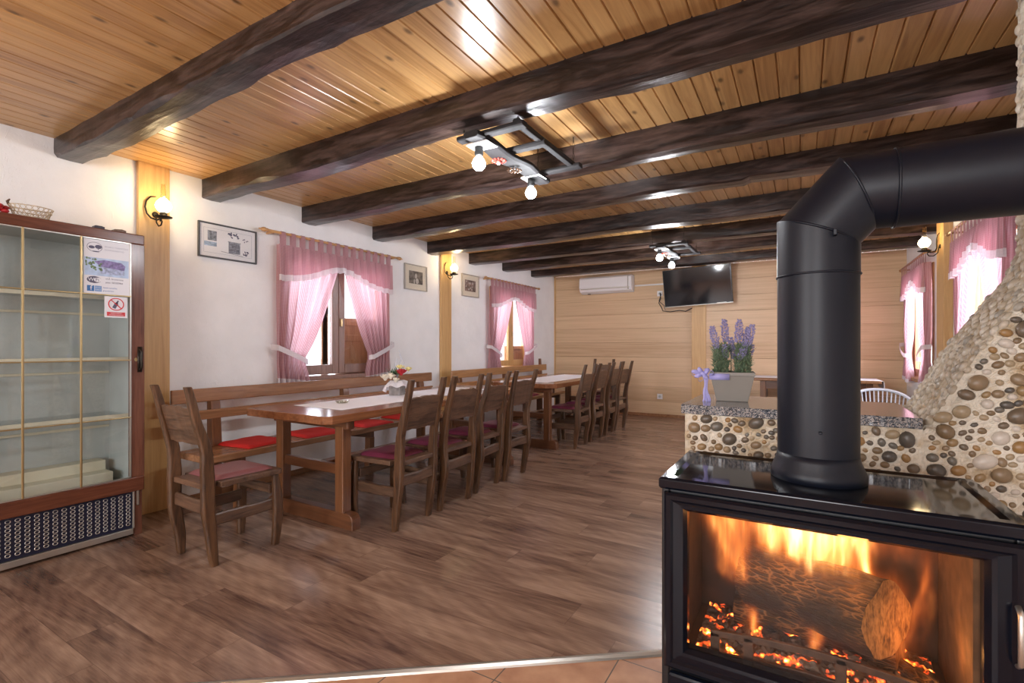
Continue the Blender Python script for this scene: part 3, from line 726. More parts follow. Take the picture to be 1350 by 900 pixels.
# stove pipe
PX, PY, PR = .0324, 1.467, .09
pp = thing('stove_pipe', 'matt black flue pipe rising from the stove with a double-mitred elbow', 'stove pipe', (PX, PY, SZ))
def pb(name, mb, **k):
    for q in range(len(mb.v)): mb.v[q] = mb.v[q] - Vector((PX, PY, SZ))
    return mb.build(name, M['pipe'], pp, **k)
def ringxz(cx, cz, tilt, r=PR, n=48):
    """ellipse cut of a cylinder by a mitre plane; tilt of plane normal from vertical; ring is stretched in plane"""
    return cx, cz, tilt, r
A = (PX, 1.487); B = (.114, 1.576)
def cyl(p0, p1, n0, n1, r=PR, n=48):
    """pipe piece between two mitre planes. p: (x,z), n: plane normals (x,z)"""
    dx, dz = p1[0] - p0[0], p1[1] - p0[1]; L = math.hypot(dx, dz); dx /= L; dz /= L
    ux, uz = dz, -dx
    rs = []
    for (p, nn) in ((p0, n0), (p1, n1)):
        ring = []
        for k in range(n):
            a = 2 * PI * k / n; ox, oz, oy = ux * r * math.cos(a), uz * r * math.cos(a), r * math.sin(a)
            t = -(ox * nn[0] + oz * nn[1]) / (dx * nn[0] + dz * nn[1])
            ring.append(Vector((p[0] + ox + dx * t, PY + oy, p[1] + oz + dz * t)))
        rs.append(ring)
    return rs
n1_ = (math.sin(math.radians(22.5)), math.cos(math.radians(22.5))); n2_ = (math.sin(math.radians(67.5)), math.cos(math.radians(67.5)))
def piece(name, rs):
    o = pb(name, MB().loft(rs, cap=False)); 
    for p in o.data.polygons: p.use_smooth = True
    return o
piece('vertical_section', cyl((PX, SZ - .01), (PX, 1.378), (0, 1), (0, 1)))
piece('elbow_section', cyl((PX, 1.378), A, (0, 1), n1_, PR * 1.012))
piece('elbow_section', cyl(A, B, n1_, n2_, PR * 1.0))
piece('elbow_section', cyl(B, (.188, 1.576), n2_, (1, 0), PR * 1.0))
piece('horizontal_section', cyl((.188, 1.576), (XR, 1.576), (1, 0), (1, 0), PR * 1.02))
# seam beads
for (pt, nn, rr) in (((PX, 1.378), (0, 1), PR * 1.01), (A, n1_, PR * 1.03), (B, n2_, PR * 1.03), ((.188, 1.576), (1, 0), PR * 1.02)):
    if nn == (0, 1): dirv = (0, 1)
    elif nn == (1, 0): dirv = (1, 0)
    else: dirv = nn
    ring = cyl((pt[0] - dirv[0] * .1, pt[1] - dirv[1] * .1), pt, nn, nn, rr)[1]
    pb('seam', MB().tube(ring, .003, 6, closed=True), smooth=True)
pb('base_collar', MB().lathe([(PR * 1.0, .06), (PR * 1.03, .045), (PR * 1.14, .02), (PR * 1.17, .012), (PR * 1.17, -.008), (PR * .9, -.008)], 48, c=(PX, PY, SZ + .0)), smooth=True)
pb('clamp', MB().box(.062, .07, PY - PR - .012, PY - PR + .006, 1.46, 1.475).box(PX - .0, PX + .008, PY - PR - .012, PY - PR + .003, .99, .996), bevel=.002)
pb('wall_rosette', MB().lathe([(.0, 0), (PR * 1.4, 0), (PR * 1.4, .01), (PR, .02)], 40, M=Matrix(((0, 0, -1), (0, 1, 0), (1, 0, 0)))) if False else MB().prism([(PY + PR * 1.35 * math.cos(2 * PI * k / 40), 1.576 + PR * 1.35 * math.sin(2 * PI * k / 40)) for k in range(40)], XR - .02, XR - .001, 'x'), bevel=.004)

# ================================================================ FIREPLACE
prof = [(.321, .937), (.36, 1.0), (.39, 1.058), (.457, 1.19), (.515, 1.28), (.572, 1.368), (.62, 1.44), (.65, 1.52), (.655, 1.62), (.655, H)]
FY0, FY1 = 1.95, 2.40; FXL = -.387; CT = .942
fp = thing('stone_fireplace', 'pebble-covered fireplace wall with flared chimney hood behind the stove', 'fireplace', (.3, 2.17, 0))
def fb(name, mat, mb, **k):
    for q in range(len(mb.v)): mb.v[q] = mb.v[q] - Vector((.3, 2.17, 0))
    return mb.build(name, mat, fp, **k)
def px_at(z):
    if z <= prof[0][1]: return prof[0][0]
    for (a, b), (c, d) in zip(prof, prof[1:]):
        if z <= d: return a + (c - a) * (z - b) / (d - b)
    return prof[-1][0]
poly = [(FXL, 0), (XR, 0), (XR, H)] + [(x, z) for x, z in prof[::-1]] + [(.321, CT), (FXL, CT)]
mb = MB(); 
# pebble places first, then a mortar skin that swells round each of them
rnd = random.Random(7)
def scatter(n_try, gen, rmin, rmax, dist):
    cell = {}; out = []
    for _ in range(n_try):
        u, v = gen(); r = rmin + (rmax - rmin) * rnd.random() ** 1.6; k = (int(u / .06), int(v / .06)); ok = True
        for i in (-1, 0, 1):
            for j in (-1, 0, 1):
                for (a, b, q) in cell.get((k[0] + i, k[1] + j), ()):
                    if (a - u) ** 2 + (b - v) ** 2 < ((q + r) * dist) ** 2: ok = False; break
                if not ok: break
            if not ok: break
        if ok: cell.setdefault(k, []).append((u, v, r)); out.append((u, v, r))
    return out
def gfront():
    while True:
        u, v = rnd.uniform(FXL + .015, XR - .01), rnd.uniform(.02, H - .02)
        if (u < .30 and v < CT - .012) or (u > px_at(v) + .014 and not (u < .335 and v > CT)): return u, v
PEB = scatter(70000, gfront, .010, .029, .84)
cells = {}
for (x, z, r) in PEB: cells.setdefault((int(x / .06 + 50), int(z / .06)), []).append((x, z, r))
def relief(x, z, far=False):
    h = .005 * nz(x * 9, z * 9, 2) + .003 * nz(x * 40, z * 40, 5)
    if far: return -h
    k = (int(x / .06 + 50), int(z / .06)); g = 0
    for i in (-1, 0, 1):
        for j in (-1, 0, 1):
            for (a, b, r) in cells.get((k[0] + i, k[1] + j), ()):
                d2 = math.hypot((x - a) * .9, z - b) - r * .98
                if d2 < .02: g = max(g, .0065 * math.exp(-(d2 / .006) ** 2))
    return -h - g
def zmap(v, H_):   # finer rows where the wall is seen close up
    return v * H_
mb.grid(lambda u, v: Vector((FXL + (.321 - FXL) * u, FY0 - .004 + relief(FXL + (.321 - FXL) * u, CT - .55 + .55 * v), CT - .55 + .55 * v)), 140, 110)
mb.grid(lambda u, v: Vector((FXL + (.321 - FXL) * u, FY0 - .004 + relief(0, v, True), v * (CT - .55))), 6, 6)
def ff(u, v, z0=0, z1=H, far=False):
    z = z0 + v * (z1 - z0); x0 = px_at(z); x = x0 + (XR - x0) * u; rnd_ = .02 * math.exp(-(x - x0) / .02) if z > .95 else 0
    return Vector((x, FY0 - .004 + relief(x, z, far) + rnd_, z))
mb.grid(lambda u, v: ff(u, v, .4, 1.75), 170, 260)
mb.grid(lambda u, v: ff(u, v, 0, .4, True), 10, 6); mb.grid(lambda u, v: ff(u, v, 1.75, H, True), 20, 40)
def sf(u, v):
    z = .937 + (H - .937) * v; y = FY0 + (FY1 - FY0) * u
    e = .018 * (math.exp(-u / .05)); return Vector((px_at(z) + e + .006 * nz(y * 16, z * 16, 1), y - .004 * (u == 0), z))
mb.grid(sf, 40, 130)
mb.grid(lambda u, v: Vector((FXL + .004 * nz(u * 9, v * 14), FY0 + (FY1 - FY0) * u, v * CT)), 30, 60)
fb('mortar_body', M['mortar'], MB().prism(poly, FY0 + .03, FY1, 'y').add(mb.v, mb.f), smooth=False)
mb = MB()
for (x, z, r) in PEB:
    asp = rnd.uniform(1.0, 1.35); ang = rnd.gauss(0, .7)
    mb.ell((x, FY0 - .007, z), r * asp * .88, r * .6, r * .82, 12, 7, RY(ang) @ RZ(rnd.uniform(-.2, .2)))
for (y, z, r) in scatter(9000, lambda: (rnd.uniform(FY0 + .02, FY1 - .01), rnd.uniform(.02, CT - .012)), .0095, .02, .95):
    mb.ell((FXL + .002, y, z), r * .6, r * 1.05, r * .85, 9, 6, RX(rnd.gauss(0, .5)))
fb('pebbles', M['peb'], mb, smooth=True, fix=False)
mb = MB()
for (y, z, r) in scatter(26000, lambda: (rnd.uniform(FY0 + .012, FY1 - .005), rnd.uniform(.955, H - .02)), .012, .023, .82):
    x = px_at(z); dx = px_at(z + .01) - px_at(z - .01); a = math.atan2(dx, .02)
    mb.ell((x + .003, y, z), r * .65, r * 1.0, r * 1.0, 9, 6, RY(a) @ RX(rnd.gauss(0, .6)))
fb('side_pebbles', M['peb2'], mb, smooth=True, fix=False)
# granite slab
mb = MB(); rnd = random.Random(3); pts = []
def edge(a, b, n, nrm):
    for i in range(n):
        t = i / n; p = (a[0] + (b[0] - a[0]) * t, a[1] + (b[1] - a[1]) * t); w = rnd.uniform(-.004, .004); pts.append((p[0] + nrm[0] * w, p[1] + nrm[1] * w))
edge((-.40, 1.935), (.318, 1.935), 70, (0, 1)); edge((.318, 1.935), (.318, 2.41), 2, (0, 0)); edge((.318, 2.41), (-.37, 2.41), 4, (0, 0)); edge((-.37, 2.41), (-.40, 2.37), 3, (0, 0)); edge((-.40, 2.37), (-.40, 1.935), 40, (1, 0))
tag(mb.prism(pts, CT + .001, .977, 'z').build('granite_counter', M['granite'], bevel=.002), 'speckled granite slab on top of the low pebble wall', 'counter')

# ================================================================ LAVENDER POT
lp = thing('lavender_pot', 'square taupe pot of lavender with lilac ribbon on granite counter', 'potted plant', (-.25, 2.19, .977), .12)
mb = MB()
def sq(a, z): return [Vector((-a, -a, z)), Vector((a, -a, z)), Vector((a, a, z)), Vector((-a, a, z))]
mb.loft([sq(.056, 0), sq(.058, .002), sq(.080, .104), sq(.083, .104), sq(.083, .118), sq(.076, .118), sq(.073, .1)])
mb.build('pot', M['pot'], lp, bevel=.003)
MB().box(-.072, .072, -.072, .072, .09, .1).build('soil', M['soil'], lp)
rnd = random.Random(5)
spikes = [(-.052, -.035, .245, -.075), (-.022, .0, .275, -.03), (.018, -.01, .272, .028), (.05, -.02, .25, .075), (.045, .01, .24, .06), (-.005, .02, .20, -.004), (.01, -.03, .165, .04), (.04, -.03, .18, .05), (-.03, -.03, .17, -.028), (.03, .03, .17, .0), (.055, .02, .17, .075)]
for i, (x, y, z, x2) in enumerate(spikes):
    L_ = .085 if z > .21 else .05
    top = Vector((x2, y * .9, z + .055)); base = Vector((x * .6, y * .8, .095)); mid = base.lerp(top, .55) + Vector((0, 0, .01)); bot = base.lerp(top, 1 - L_ / (top - base).length)
    s = MB().tube([base, base.lerp(bot, .5) , bot], [.0022, .002, .0018], 6).build('stem', M['leaf'], lp, smooth=True)
    mb = MB(); dirv = (top - bot).normalized(); q = dirv.to_track_quat('Z', 'X').to_matrix()
    NR = 12 if z > .21 else 7
    for k in range(NR):
        u = k / (NR - 1); c = bot.lerp(top, u); rr = (.0125 if z > .21 else .010) * math.sin(PI * (.18 + .72 * u)) ** .6
        for j in range(8):
            a = j * PI / 4 + k * .4 + rnd.uniform(-.3, .3); rq = rr * rnd.uniform(.75, 1.25); off = q @ Vector((math.cos(a) * rq, math.sin(a) * rq, rnd.uniform(-.003, .003)))
            mb.ell(c + off, .0026, .0026, .0056, 5, 4, q @ RZ(a) @ RY(.7))
    mb.build('bloom', M['lav'], lp, smooth=True, fix=False)
mb = MB()
for k in range(1500):
    a = rnd.uniform(0, 2 * PI); r0 = rnd.uniform(0, .06); h_ = .1 + rnd.uniform(0, .135) * (1 - abs(r0) * 3)
    side = rnd.choice((-1, 1)); cx = side * rnd.uniform(.012, .07); cy = rnd.uniform(-.055, .05)
    c = Vector((cx, cy, h_)); d_ = Vector((math.cos(a) * .7, math.sin(a) * .7, rnd.uniform(.3, 1))).normalized(); L_ = rnd.uniform(.012, .028)
    w = d_.cross(Vector((0, 0, 1))).normalized() * .002
    mb.add([c - w, c + w, c + d_ * L_ * .6 + w * .8, c + d_ * L_, c + d_ * L_ * .6 - w * .8], [(0, 1, 2, 3, 4)])
f_ = mb.build('foliage', M['leaf'], lp, fix=False, solid=.0008); f_['kind'] = 'stuff'
mb = MB()
mb.box(-.084, -.01, -.0855, -.083, .088, .112)
for (cx, cz, a_) in ((-.108, .112, .3), (-.125, .105, -.5), (-.118, .122, 1.2), (-.095, .12, -.9), (-.1, .1, .8), (-.135, .118, .1)): mb.ell((cx, -.088, cz), .017, .009, .009, 10, 6, RY(a_))
for (cx, cz, a) in ((-.105, .118, .5), (-.13, .108, -.2), (-.112, .098, 1.1), (-.088, .115, 0)):
    loop = [Vector((cx + .02 * math.cos(t) * math.cos(a) - .01 * math.sin(t) * math.sin(a), -.088 + .006 * math.sin(t * 2), cz + .02 * math.cos(t) * math.sin(a) + .011 * math.sin(t) * math.cos(a))) for t in [2 * PI * k / 14 for k in range(14)]]
    rings = [[p + Vector((0, -.008, 0)), p + Vector((0, .008, 0)), p * 1.0 + Vector((0, .008, .001)), p + Vector((0, -.008, .001))] for p in loop + [loop[0]]]
    mb.loft(rings, cap=False)
for (x0, x1) in ((-.105, -.088), (-.098, -.098), (-.092, -.108), (-.1, -.083)):
    mb.loft([[Vector((x0 + (x1 - x0) * u + .003 * math.sin(u * 9) + s_ * .004, -.09 - .001 * s_, .1 - .115 * u * (1 if x0 == -.098 else .9))) for s_ in (-1, 1)] for u in [k / 8 for k in range(9)]], cap=False, closed=False)
mb.build('ribbon', M['ribbon'], lp, smooth=True, fix=False, solid=.001)

# ================================================================ CHAIRS
def rough_board(mb, pts, w_fn, half_t, seed, axis_w, axis_t):
    """lofts a plank along pts; w_fn(u) half width along axis_w; half_t thickness along axis_t"""
    rings = []; n = len(pts)
    for i, p in enumerate(pts):
        u = i / (n - 1); w = w_fn(u) * (1 + .08 * nz(u * 5, seed)); t = half_t * (1 + .07 * nz(u * 4, seed, 5)); p = Vector(p)
        A_, B_ = Vector(axis_w), Vector(axis_t); c_ = .3
        rings.append([p + A_ * a * w + B_ * b * t for a, b in ((-1, -.5), (-.75, -1), (.75, -1), (1, -.5), (1, .5), (.75, 1), (-.75, 1), (-1, .5))])
    return mb.loft(rings)
def chair(loc, rz, seed, label, cushion, group='rustic chairs', wav=1.0):
    rnd = random.Random(seed)
    t = thing('rustic_chair', label, 'chair', loc, rz, group)
    hx = .168
    for sx in (-1, 1):
        ky = rnd.uniform(-.005, .006); N_ = 24; pts = []
        kn = [(0, -.185), (.30, -.214 - .012 * wav), (.50, -.222), (.62, -.232), (.985, -.325)]
        kw = [(0, .019), (.10, .026), (.33, .036), (.50, .034), (.70, .027), (.985, .0175)]
        def lerp_(tb_, z):
            for (p, q), (r_, t_) in zip(tb_, tb_[1:]):
                if z <= r_ + 1e-6: return q + (t_ - q) * (z - p) / (r_ - p)
        for i in range(N_ + 1):
            z = .985 * i / N_; u = z / .985
            pts.append((sx * (hx + .004 * nz(u * 3, seed + 2, sx) - .008 * max(0, u - .7)), lerp_(kn, z) + ky + .012 * wav * nz(u * 5, seed * 1.3, sx), z))
        rough_board(MB(), pts, lambda u: lerp_(kw, u * .985) * (1 + .12 * nz(u * 7, seed * 2.1, sx)), .021, seed + sx, (0, 1, 0), (1, 0, 0)).build('rear_post', M['ch_z'], t, smooth=False, bevel=.003, seg=1)
        pts = [(sx * (hx + .012 + .012 * math.sin(PI * i / 8)), .165 + .012 * math.sin(PI * i / 8) * wav, .425 * i / 8) for i in range(9)]
        rough_board(MB(), pts, lambda u: .017 + .012 * math.sin(PI * min(1, u * .9 + .1)), .018, seed + sx * 2, (0, 1, 0), (1, 0, 0)).build('front_leg', M['ch_z'], t, bevel=.003, seg=1)
        pts = [(sx * (hx + .003), -.20 + .36 * i / 8, .25 + .003 * math.sin(i * .6 + seed)) for i in range(9)]
        rough_board(MB(), pts, lambda u: .034, .0125, seed + 7 + sx, (0, 0, 1), (1, 0, 0)).build('side_stretcher', M['ch_y'], t, bevel=.002, seg=1)
    pts = [(-hx + .018 + (2 * hx - .036) * i / 8, -.222, .325 + .003 * math.sin(i * .7 + seed)) for i in range(9)]
    rough_board(MB(), pts, lambda u: .038, .0125, seed + 9, (0, 0, 1), (0, 1, 0)).build('rear_stretcher', M['ch_x'], t, bevel=.002, seg=1)
    pts = [(-hx + .01 + (2 * hx - .02) * i / 8, .155, .335) for i in range(9)]
    rough_board(MB(), pts, lambda u: .028, .0125, seed + 10, (0, 0, 1), (0, 1, 0)).build('front_stretcher', M['ch_x'], t, bevel=.002, seg=1)
    # seat plank
    mb = MB(); mb.prism([(-.195, -.16), (-.148, -.16), (-.148, -.24), (.148, -.24), (.148, -.16), (.195, -.16), (.205, .19), (.19, .205), (-.19, .205), (-.205, .19)], .425, .455, 'z')
    mb.build('seat', M['ch_x'], t, bevel=.004)
    # vinyl pad
    def pad(mb_, w0, w1, y0, y1, z0, th):
        def f(u, v):
            a, b_ = 2 * u - 1, 2 * v - 1; e = (1 - abs(a) ** 6) * (1 - abs(b_) ** 6)
            return Vector((a * (w0 + (w1 - w0) * v) * (1 - .03 * abs(b_) ** 4), y0 + (y1 - y0) * v, z0 + th * e ** .4))
        mb_.grid(f, 18, 18); return mb_
    mb = pad(MB(), .15, .165, -.165, .165, .457, .026); mb.build('cushion', cushion, t, smooth=True)
    # back board follows the lean of the posts
    z0, z1 = .66 + rnd.uniform(-.01, .01), .87 + rnd.uniform(-.012, .012)
    yl_ = lambda z: -.232 - (z - .62) * .255 + .004
    rings = []
    for i in range(13):
        x = -hx + .012 + (2 * hx - .024) * i / 12; dz = .008 * nz(i * .5, seed); dz2 = .012 * nz(i * .6, seed, 4) + .01 * math.sin(PI * i / 12)
        rings.append([Vector((x, yl_(z0) + .012, z0 + dz)), Vector((x, yl_(z1) + .012, z1 + dz2)), Vector((x, yl_(z1) - .013, z1 + dz2)), Vector((x, yl_(z0) - .013, z0 + dz))])
    MB().loft(rings).build('backrest', M['ch_x'], t, bevel=.004)
    return t
chair((-2.93, 1.635, 0), 0, 1, 'rustic wooden chair with faded plum pad alone at the near table head', M['vinyl_p'])
r1 = ['nearest', 'second', 'third', 'last']
ords = ['nearest rustic chair along the aisle side of the near table', 'second rustic chair from the front along the near table, rough holes in its backrest',
        'third rustic chair from the front along the near table aisle', 'rustic chair at the far end of the near table, worn whitish backrest edge']
for i, y in enumerate((2.49, 2.955, 3.42, 3.865)): chair((-2.455 + (.0, .0, -.035, -.01)[i], y, 0), PI / 2 + (.02, -.03, .04, -.02)[i], 2 + i, ords[i], M['vinyl'], wav=(.5, .9, 1.5, 1.3)[i])
ords = ['first rustic chair along the aisle side of the far table, nearest its end', 'second rustic chair along the far table aisle side',
        'third rustic chair along the far table aisle side', 'rustic chair farthest along the far table, closest to the oak wall']
for i, y in enumerate((5.42, 5.91, 6.40, 6.86)): chair((-2.47, y, 0), PI / 2 + (.03, -.02, .02, -.03)[i], 12 + i, ords[i], M['vinyl'], wav=.9)
chair((-2.83, 7.42, 0), PI, 22, 'rustic chair at the far head of the far table, facing the camera', M['vinyl'])

# ================================================================ TABLES
def table(x0, x1, y0, y1, cham, name_lab, off, seed):
    cx, cy = (x0 + x1) / 2, (y0 + y1) / 2; hx, hy = (x1 - x0) / 2, (y1 - y0) / 2
    t = thing('dining_table', name_lab, 'table', (cx, cy, 0), 0, 'long trestle tables')
    mb = MB(); c = cham
    mb.prism([(-hx + c, -hy), (hx - c, -hy), (hx, -hy + c), (hx, hy - c), (hx - c, hy), (-hx + c, hy), (-hx, hy - c), (-hx, -hy + c)], .71, .762, 'z')
    mb.build('tabletop', M['dark_y'], t, bevel=.006)
    for e in (-1, 1):
        yy = e * (hy - off)
        for s_ in (-1, 1):
            MB().box(s_ * .32 - .04, s_ * .32 + .04, yy - .035, yy + .035, .1, .67).build('leg', M['dark_z'], t, bevel=.006)
        mb = MB(); r = .045; L_ = .45
        pr = [(-L_, 0), (-L_ + .0, .05)] + [(-L_ + .05 - .05 * math.cos(a), .06 + .045 * math.sin(a)) for a in (.3, .8, 1.3)] + [(L_ - .05 + .05 * math.cos(a), .06 + .045 * math.sin(a)) for a in (1.3, .8, .3)] + [(L_, .05), (L_, 0)]
        mb.prism(pr, yy - .035, yy + .035, 'y'); mb.build('foot_rail', M['dark_x'], t, bevel=.006)
        MB().box(-.40, .40, yy - .03, yy + .03, .65, .71).build('top_bearer', M['dark_x'], t, bevel=.01)
        MB().box(-.285, .285, yy - .02, yy + .02, .345, .41).build('cross_rail', M['dark_x'], t, bevel=.005)
    MB().box(-.045, .045, -hy + off + .02, hy - off - .02, .335, .38).build('long_stretcher', M['dark_y'], t, bevel=.006)
    return t
table(-3.395, -2.505, 1.985, 4.42, .04, 'long brown trestle table, nearer of the two, with flower pot on it', .225, 1)
table(-3.34, -2.435, 4.99, 7.25, .1, 'trestle table farther down the room beside the far bench', .13, 2)
def runner(x0, x1, y0, y1, z, lab, sh=0):
    def f(u, v):
        return Vector((x0 + (x1 - x0) * v + sh * (u - .5), y0 + (y1 - y0) * u, z + .0012 + .0008 * math.sin(u * 23) * math.sin(v * 9)))
    o = MB().grid(f, 40, 10).build('table_runner', M['white'], smooth=True, solid=.0015)
    tag(o, lab, 'tablecloth', 'white table runners')
runner(-3.22, -2.70, 2.26, 4.15, .7625, 'white table runner on the nearer long table')
runner(-3.15, -2.62, 5.2, 6.85, .7625, 'white table runner on the far trestle table')

# ================================================================ BENCHES
def bench(y0, y1, lab, posts, wmat, cush, seed, endpost=False):
    cy = (y0 + y1) / 2; t = thing('wall_bench', lab, 'bench', (-3.63, cy, 0), 0, 'wall benches')
    a, b = y0 - cy, y1 - cy
    MB().box(-.19, .21, a + .03, b - .03, .405, .45).build('seat', wmat, t, bevel=.006)
    # back leans slightly
    rail = lambda z0, z1, xo, th=.028: MB().box(xo - th / 2, xo + th / 2, a, b, z0, z1, ).build('back_rail', wmat, t, bevel=.006)
    rail(.785, .885, -.205); rail(.655, .725, -.19)
    for p in posts:
        q = p - cy; mb = MB()
        mb.prism([(-.25, 0), (-.17, 0), (-.165, .45), (-.19 - .0, .76), (-.222, .88), (-.25, .88)], q - .035, q + .035, 'y')
        mb.build('back_post', M['dark_z'], t, bevel=.004)
        MB().prism([(-.165, .40), (.17, .40), (.17, .345), (-.165, .33)], q - .02, q + .02, 'y').build('bearer', M['dark_x'], t, bevel=.004)
        MB().prism([(.09, 0), (.155, 0), (.165, .345), (.10, .345)], q - .03, q + .03, 'y').build('front_leg', M['dark_z'], t, bevel=.004)
    MB().box(-.01, .03, a + .25, b - .25, .14, .19).build('floor_stretcher', wmat, t, bevel=.004) if False else None
    if endpost:
        q = b - .14; MB().prism([(-.255, .4), (-.19, .4), (-.235, .985), (-.27, .985)], q - .02, q + .02, 'y').build('end_post', M['dark_z'], t, bevel=.004)
    return t
bench(1.72, 4.53, 'long brown wall bench behind the near table', (2.02, 3.25, 4.35), M['bench_y'], None, 1)
bench(4.92, 7.58, 'honey brown wall bench behind the far table', (5.1, 6.25, 7.35), M['benchh_y'], None, 2, True)
def seat_pad(x, y, rz, mat, lab, seed, grp, w=.185):
    rnd = random.Random(seed)
    def f(u, v):
        a, b = 2 * u - 1, 2 * v - 1; e = max(0, (1 - abs(a) ** 8) * (1 - abs(b) ** 8))
        k = 1 + .035 * math.sin(a * 5 + seed) * abs(b)
        return Vector((a * w * k, b * w * (1 + .03 * math.sin(b * 4 + seed * 2) * abs(a)), .003 + (.02 + .006 * nz(a * 2, b * 2, seed)) * e ** .5))
    mb = MB().grid(f, 20, 20); mb.add([Vector((-w, -w, .001)), Vector((w, -w, .001)), Vector((w, w, .001)), Vector((-w, w, .001))], [(0, 1, 2, 3)])
    o = mb.build('seat_pad', mat, smooth=True, loc=(x, y, .45), rot=(0, 0, rz)); tag(o, lab, 'seat pad', grp)
for i, y in enumerate((2.22, 2.73, 3.32, 3.86)):
    seat_pad(-3.62 - (.04 if i == 0 else 0), y, (.12, -.06, .05, 0)[i], M['red'], ['red felt pad on the near bench, nearest to the fridge', 'second red felt pad on the near bench, seen between table legs',
             'third red felt pad along the near bench', 'fourth red felt pad, toward the far end of the near bench'][i], i + 1, 'red pads on the near bench')
for i, y in enumerate((5.35, 5.9, 6.45)):
    seat_pad(-3.63, y, .05 * i, M['red'] if i == 0 else M['maroon'], ['red pad on the near end of the far bench', 'maroon pad on the middle of the far bench', 'maroon pad near the far end of the far bench'][i], i + 11, 'pads on the far bench')

# ================================================================ FLOWERS ON TABLE
fl = thing('flower_arrangement', 'grey pot with red rose and cream flowers on the near table', 'flowers', (-3.1, 3.2, .764), .3)
MB().loft([sq(.052, 0), sq(.056, .13), sq(.05, .13), sq(.048, .11)]).build('pot', plain('weathered_grey_wood', (.22, .2, .19), .7, var=.3, bscale=30), fl, bevel=.003)
def bloom(c, r, mat, nm, petals=16, seed=1):
    rnd = random.Random(seed); mb = MB(); c = Vector(c)
    for k in range(petals):
        u = k / petals; a = k * 2.4; tilt = .25 + 1.1 * u; rr = r * (.3 + .7 * u)
        q = RZ(a) @ RY(tilt)
        ctr = c + RZ(a) @ Vector((rr * .55 * math.sin(tilt), 0, r * .45 * math.cos(tilt)))
        mb.ell(ctr, rr * .12, rr * .42, rr * .5, 7, 5, RZ(a) @ RY(tilt - .3))
    mb.ell(c, r * .3, r * .3, r * .4, 8, 5)
    return mb.build(nm, mat, fl, smooth=True, fix=False)
bloom((.062, -.045, .2), .062, M['rose'], 'red_rose', 18, 2)
bloom((.02, .02, .24), .05, M['yell'], 'yellow_flower', 14, 3); bloom((.085, .05, .225), .042, M['yell'], 'yellow_flower', 14, 4)
bloom((-.1, -.03, .15), .06, M['petal'], 'cream_flower', 14, 5); bloom((-.03, -.06, .165), .055, M['petal'], 'cream_flower', 14, 6); bloom((-.06, .05, .17), .05, M['petal'], 'cream_flower', 14, 7); bloom((.03, -.085, .135), .045, M['petal'], 'cream_flower', 12, 8)
mb = MB(); rnd = random.Random(9)
for k in range(46):
    a = rnd.uniform(0, 2 * PI); e = rnd.uniform(.2, 1.2); c = Vector((rnd.uniform(-.06, .04), rnd.uniform(-.04, .04), .18)); d_ = Vector((math.cos(a) * math.cos(e), math.sin(a) * math.cos(e), math.sin(e))); L_ = rnd.uniform(.05, .09); w = d_.cross(Vector((0, 0, 1))).normalized() * .008
    mb.add([c, c + d_ * L_ * .5 + w, c + d_ * L_, c + d_ * L_ * .5 - w], [(0, 1, 2, 3)])
mb.build('leaves', M['leafd'], fl, fix=False, solid=.001)
mb = MB()
for (a, b, h_) in ((.02, .02, .40), (.06, .0, .36), (-.04, .03, .33)): mb.tube([(0, 0, .15), (a * .5, b * .5, h_ * .6), (a + .01, b, h_ * .8), (a * .4, b, h_)], [.003, .0028, .002, .001], 5)
mb.build('silvery_twig', plain('silver_twig', (.5, .52, .6), .5), fl, smooth=True)
# draped lace collar
def lc(u, v):
    a = 2 * PI * u; r = .058 + .055 * v + .016 * v * math.sin(a * 7); return Vector((r * math.cos(a), r * math.sin(a), .132 + .01 * math.sin(a * 7) * v - .05 * v * v - (.05 * v if math.cos(a) < -.6 else 0)))
MB().grid(lc, 90, 8).build('lace_collar', M['lace'], fl, smooth=True, fix=False)
a_ = thing('dried_leaf_dish', 'small glass ashtray on the white runner of the near table', 'ashtray', (-3.02, 2.53, .766))
MB().lathe([(.0, 0), (.04, 0), (.052, .018), (.047, .018), (.037, .006), (0, .005)], 20).build('bowl', mat_glass('smoky_glass', (.75, .74, .65), .15), a_, smooth=True)
a_.name = 'glass_ashtray'

# ================================================================ DISPLAY FRIDGE
CY0, CY1, CX0, CX1 = .08, 1.47, -4.05, -3.61
fr = thing('display_fridge', 'tall glass-door display fridge with mahogany frame on the left', 'fridge', ((CX0 + CX1) / 2, (CY0 + CY1) / 2, 0))
def rb_(name, mat, mb, par=None, **k):
    for q in range(len(mb.v)): mb.v[q] = mb.v[q] - Vector(((CX0 + CX1) / 2, (CY0 + CY1) / 2, 0))
    return mb.build(name, mat, par or fr, **k)
mb = MB(); fx = CX1 - .045
mb.box(CX0, fx, CY0, CY0 + .03, .03, 1.9); mb.box(CX0, fx, CY1 - .03, CY1, .03, 1.9); mb.box(CX0, fx, CY0 + .03, CY1 - .03, 1.86, 1.9); mb.box(CX0, fx, CY0 + .03, CY1 - .03, .03, .30)
rb_('cabinet_shell', M['mahog_z'], mb, bevel=.004)
mb = MB(); mb.box(CX0 + .01, CX0 + .03, CY0 + .03, CY1 - .03, .3, 1.86); mb.box(CX0 + .03, fx, CY0 + .03, CY0 + .04, .3, 1.86); mb.box(CX0 + .03, fx, CY1 - .04, CY1 - .03, .3, 1.86); mb.box(CX0 + .03, fx, CY0 + .04, CY1 - .04, 1.85, 1.86)
rb_('interior_liner', M['inner'], mb)
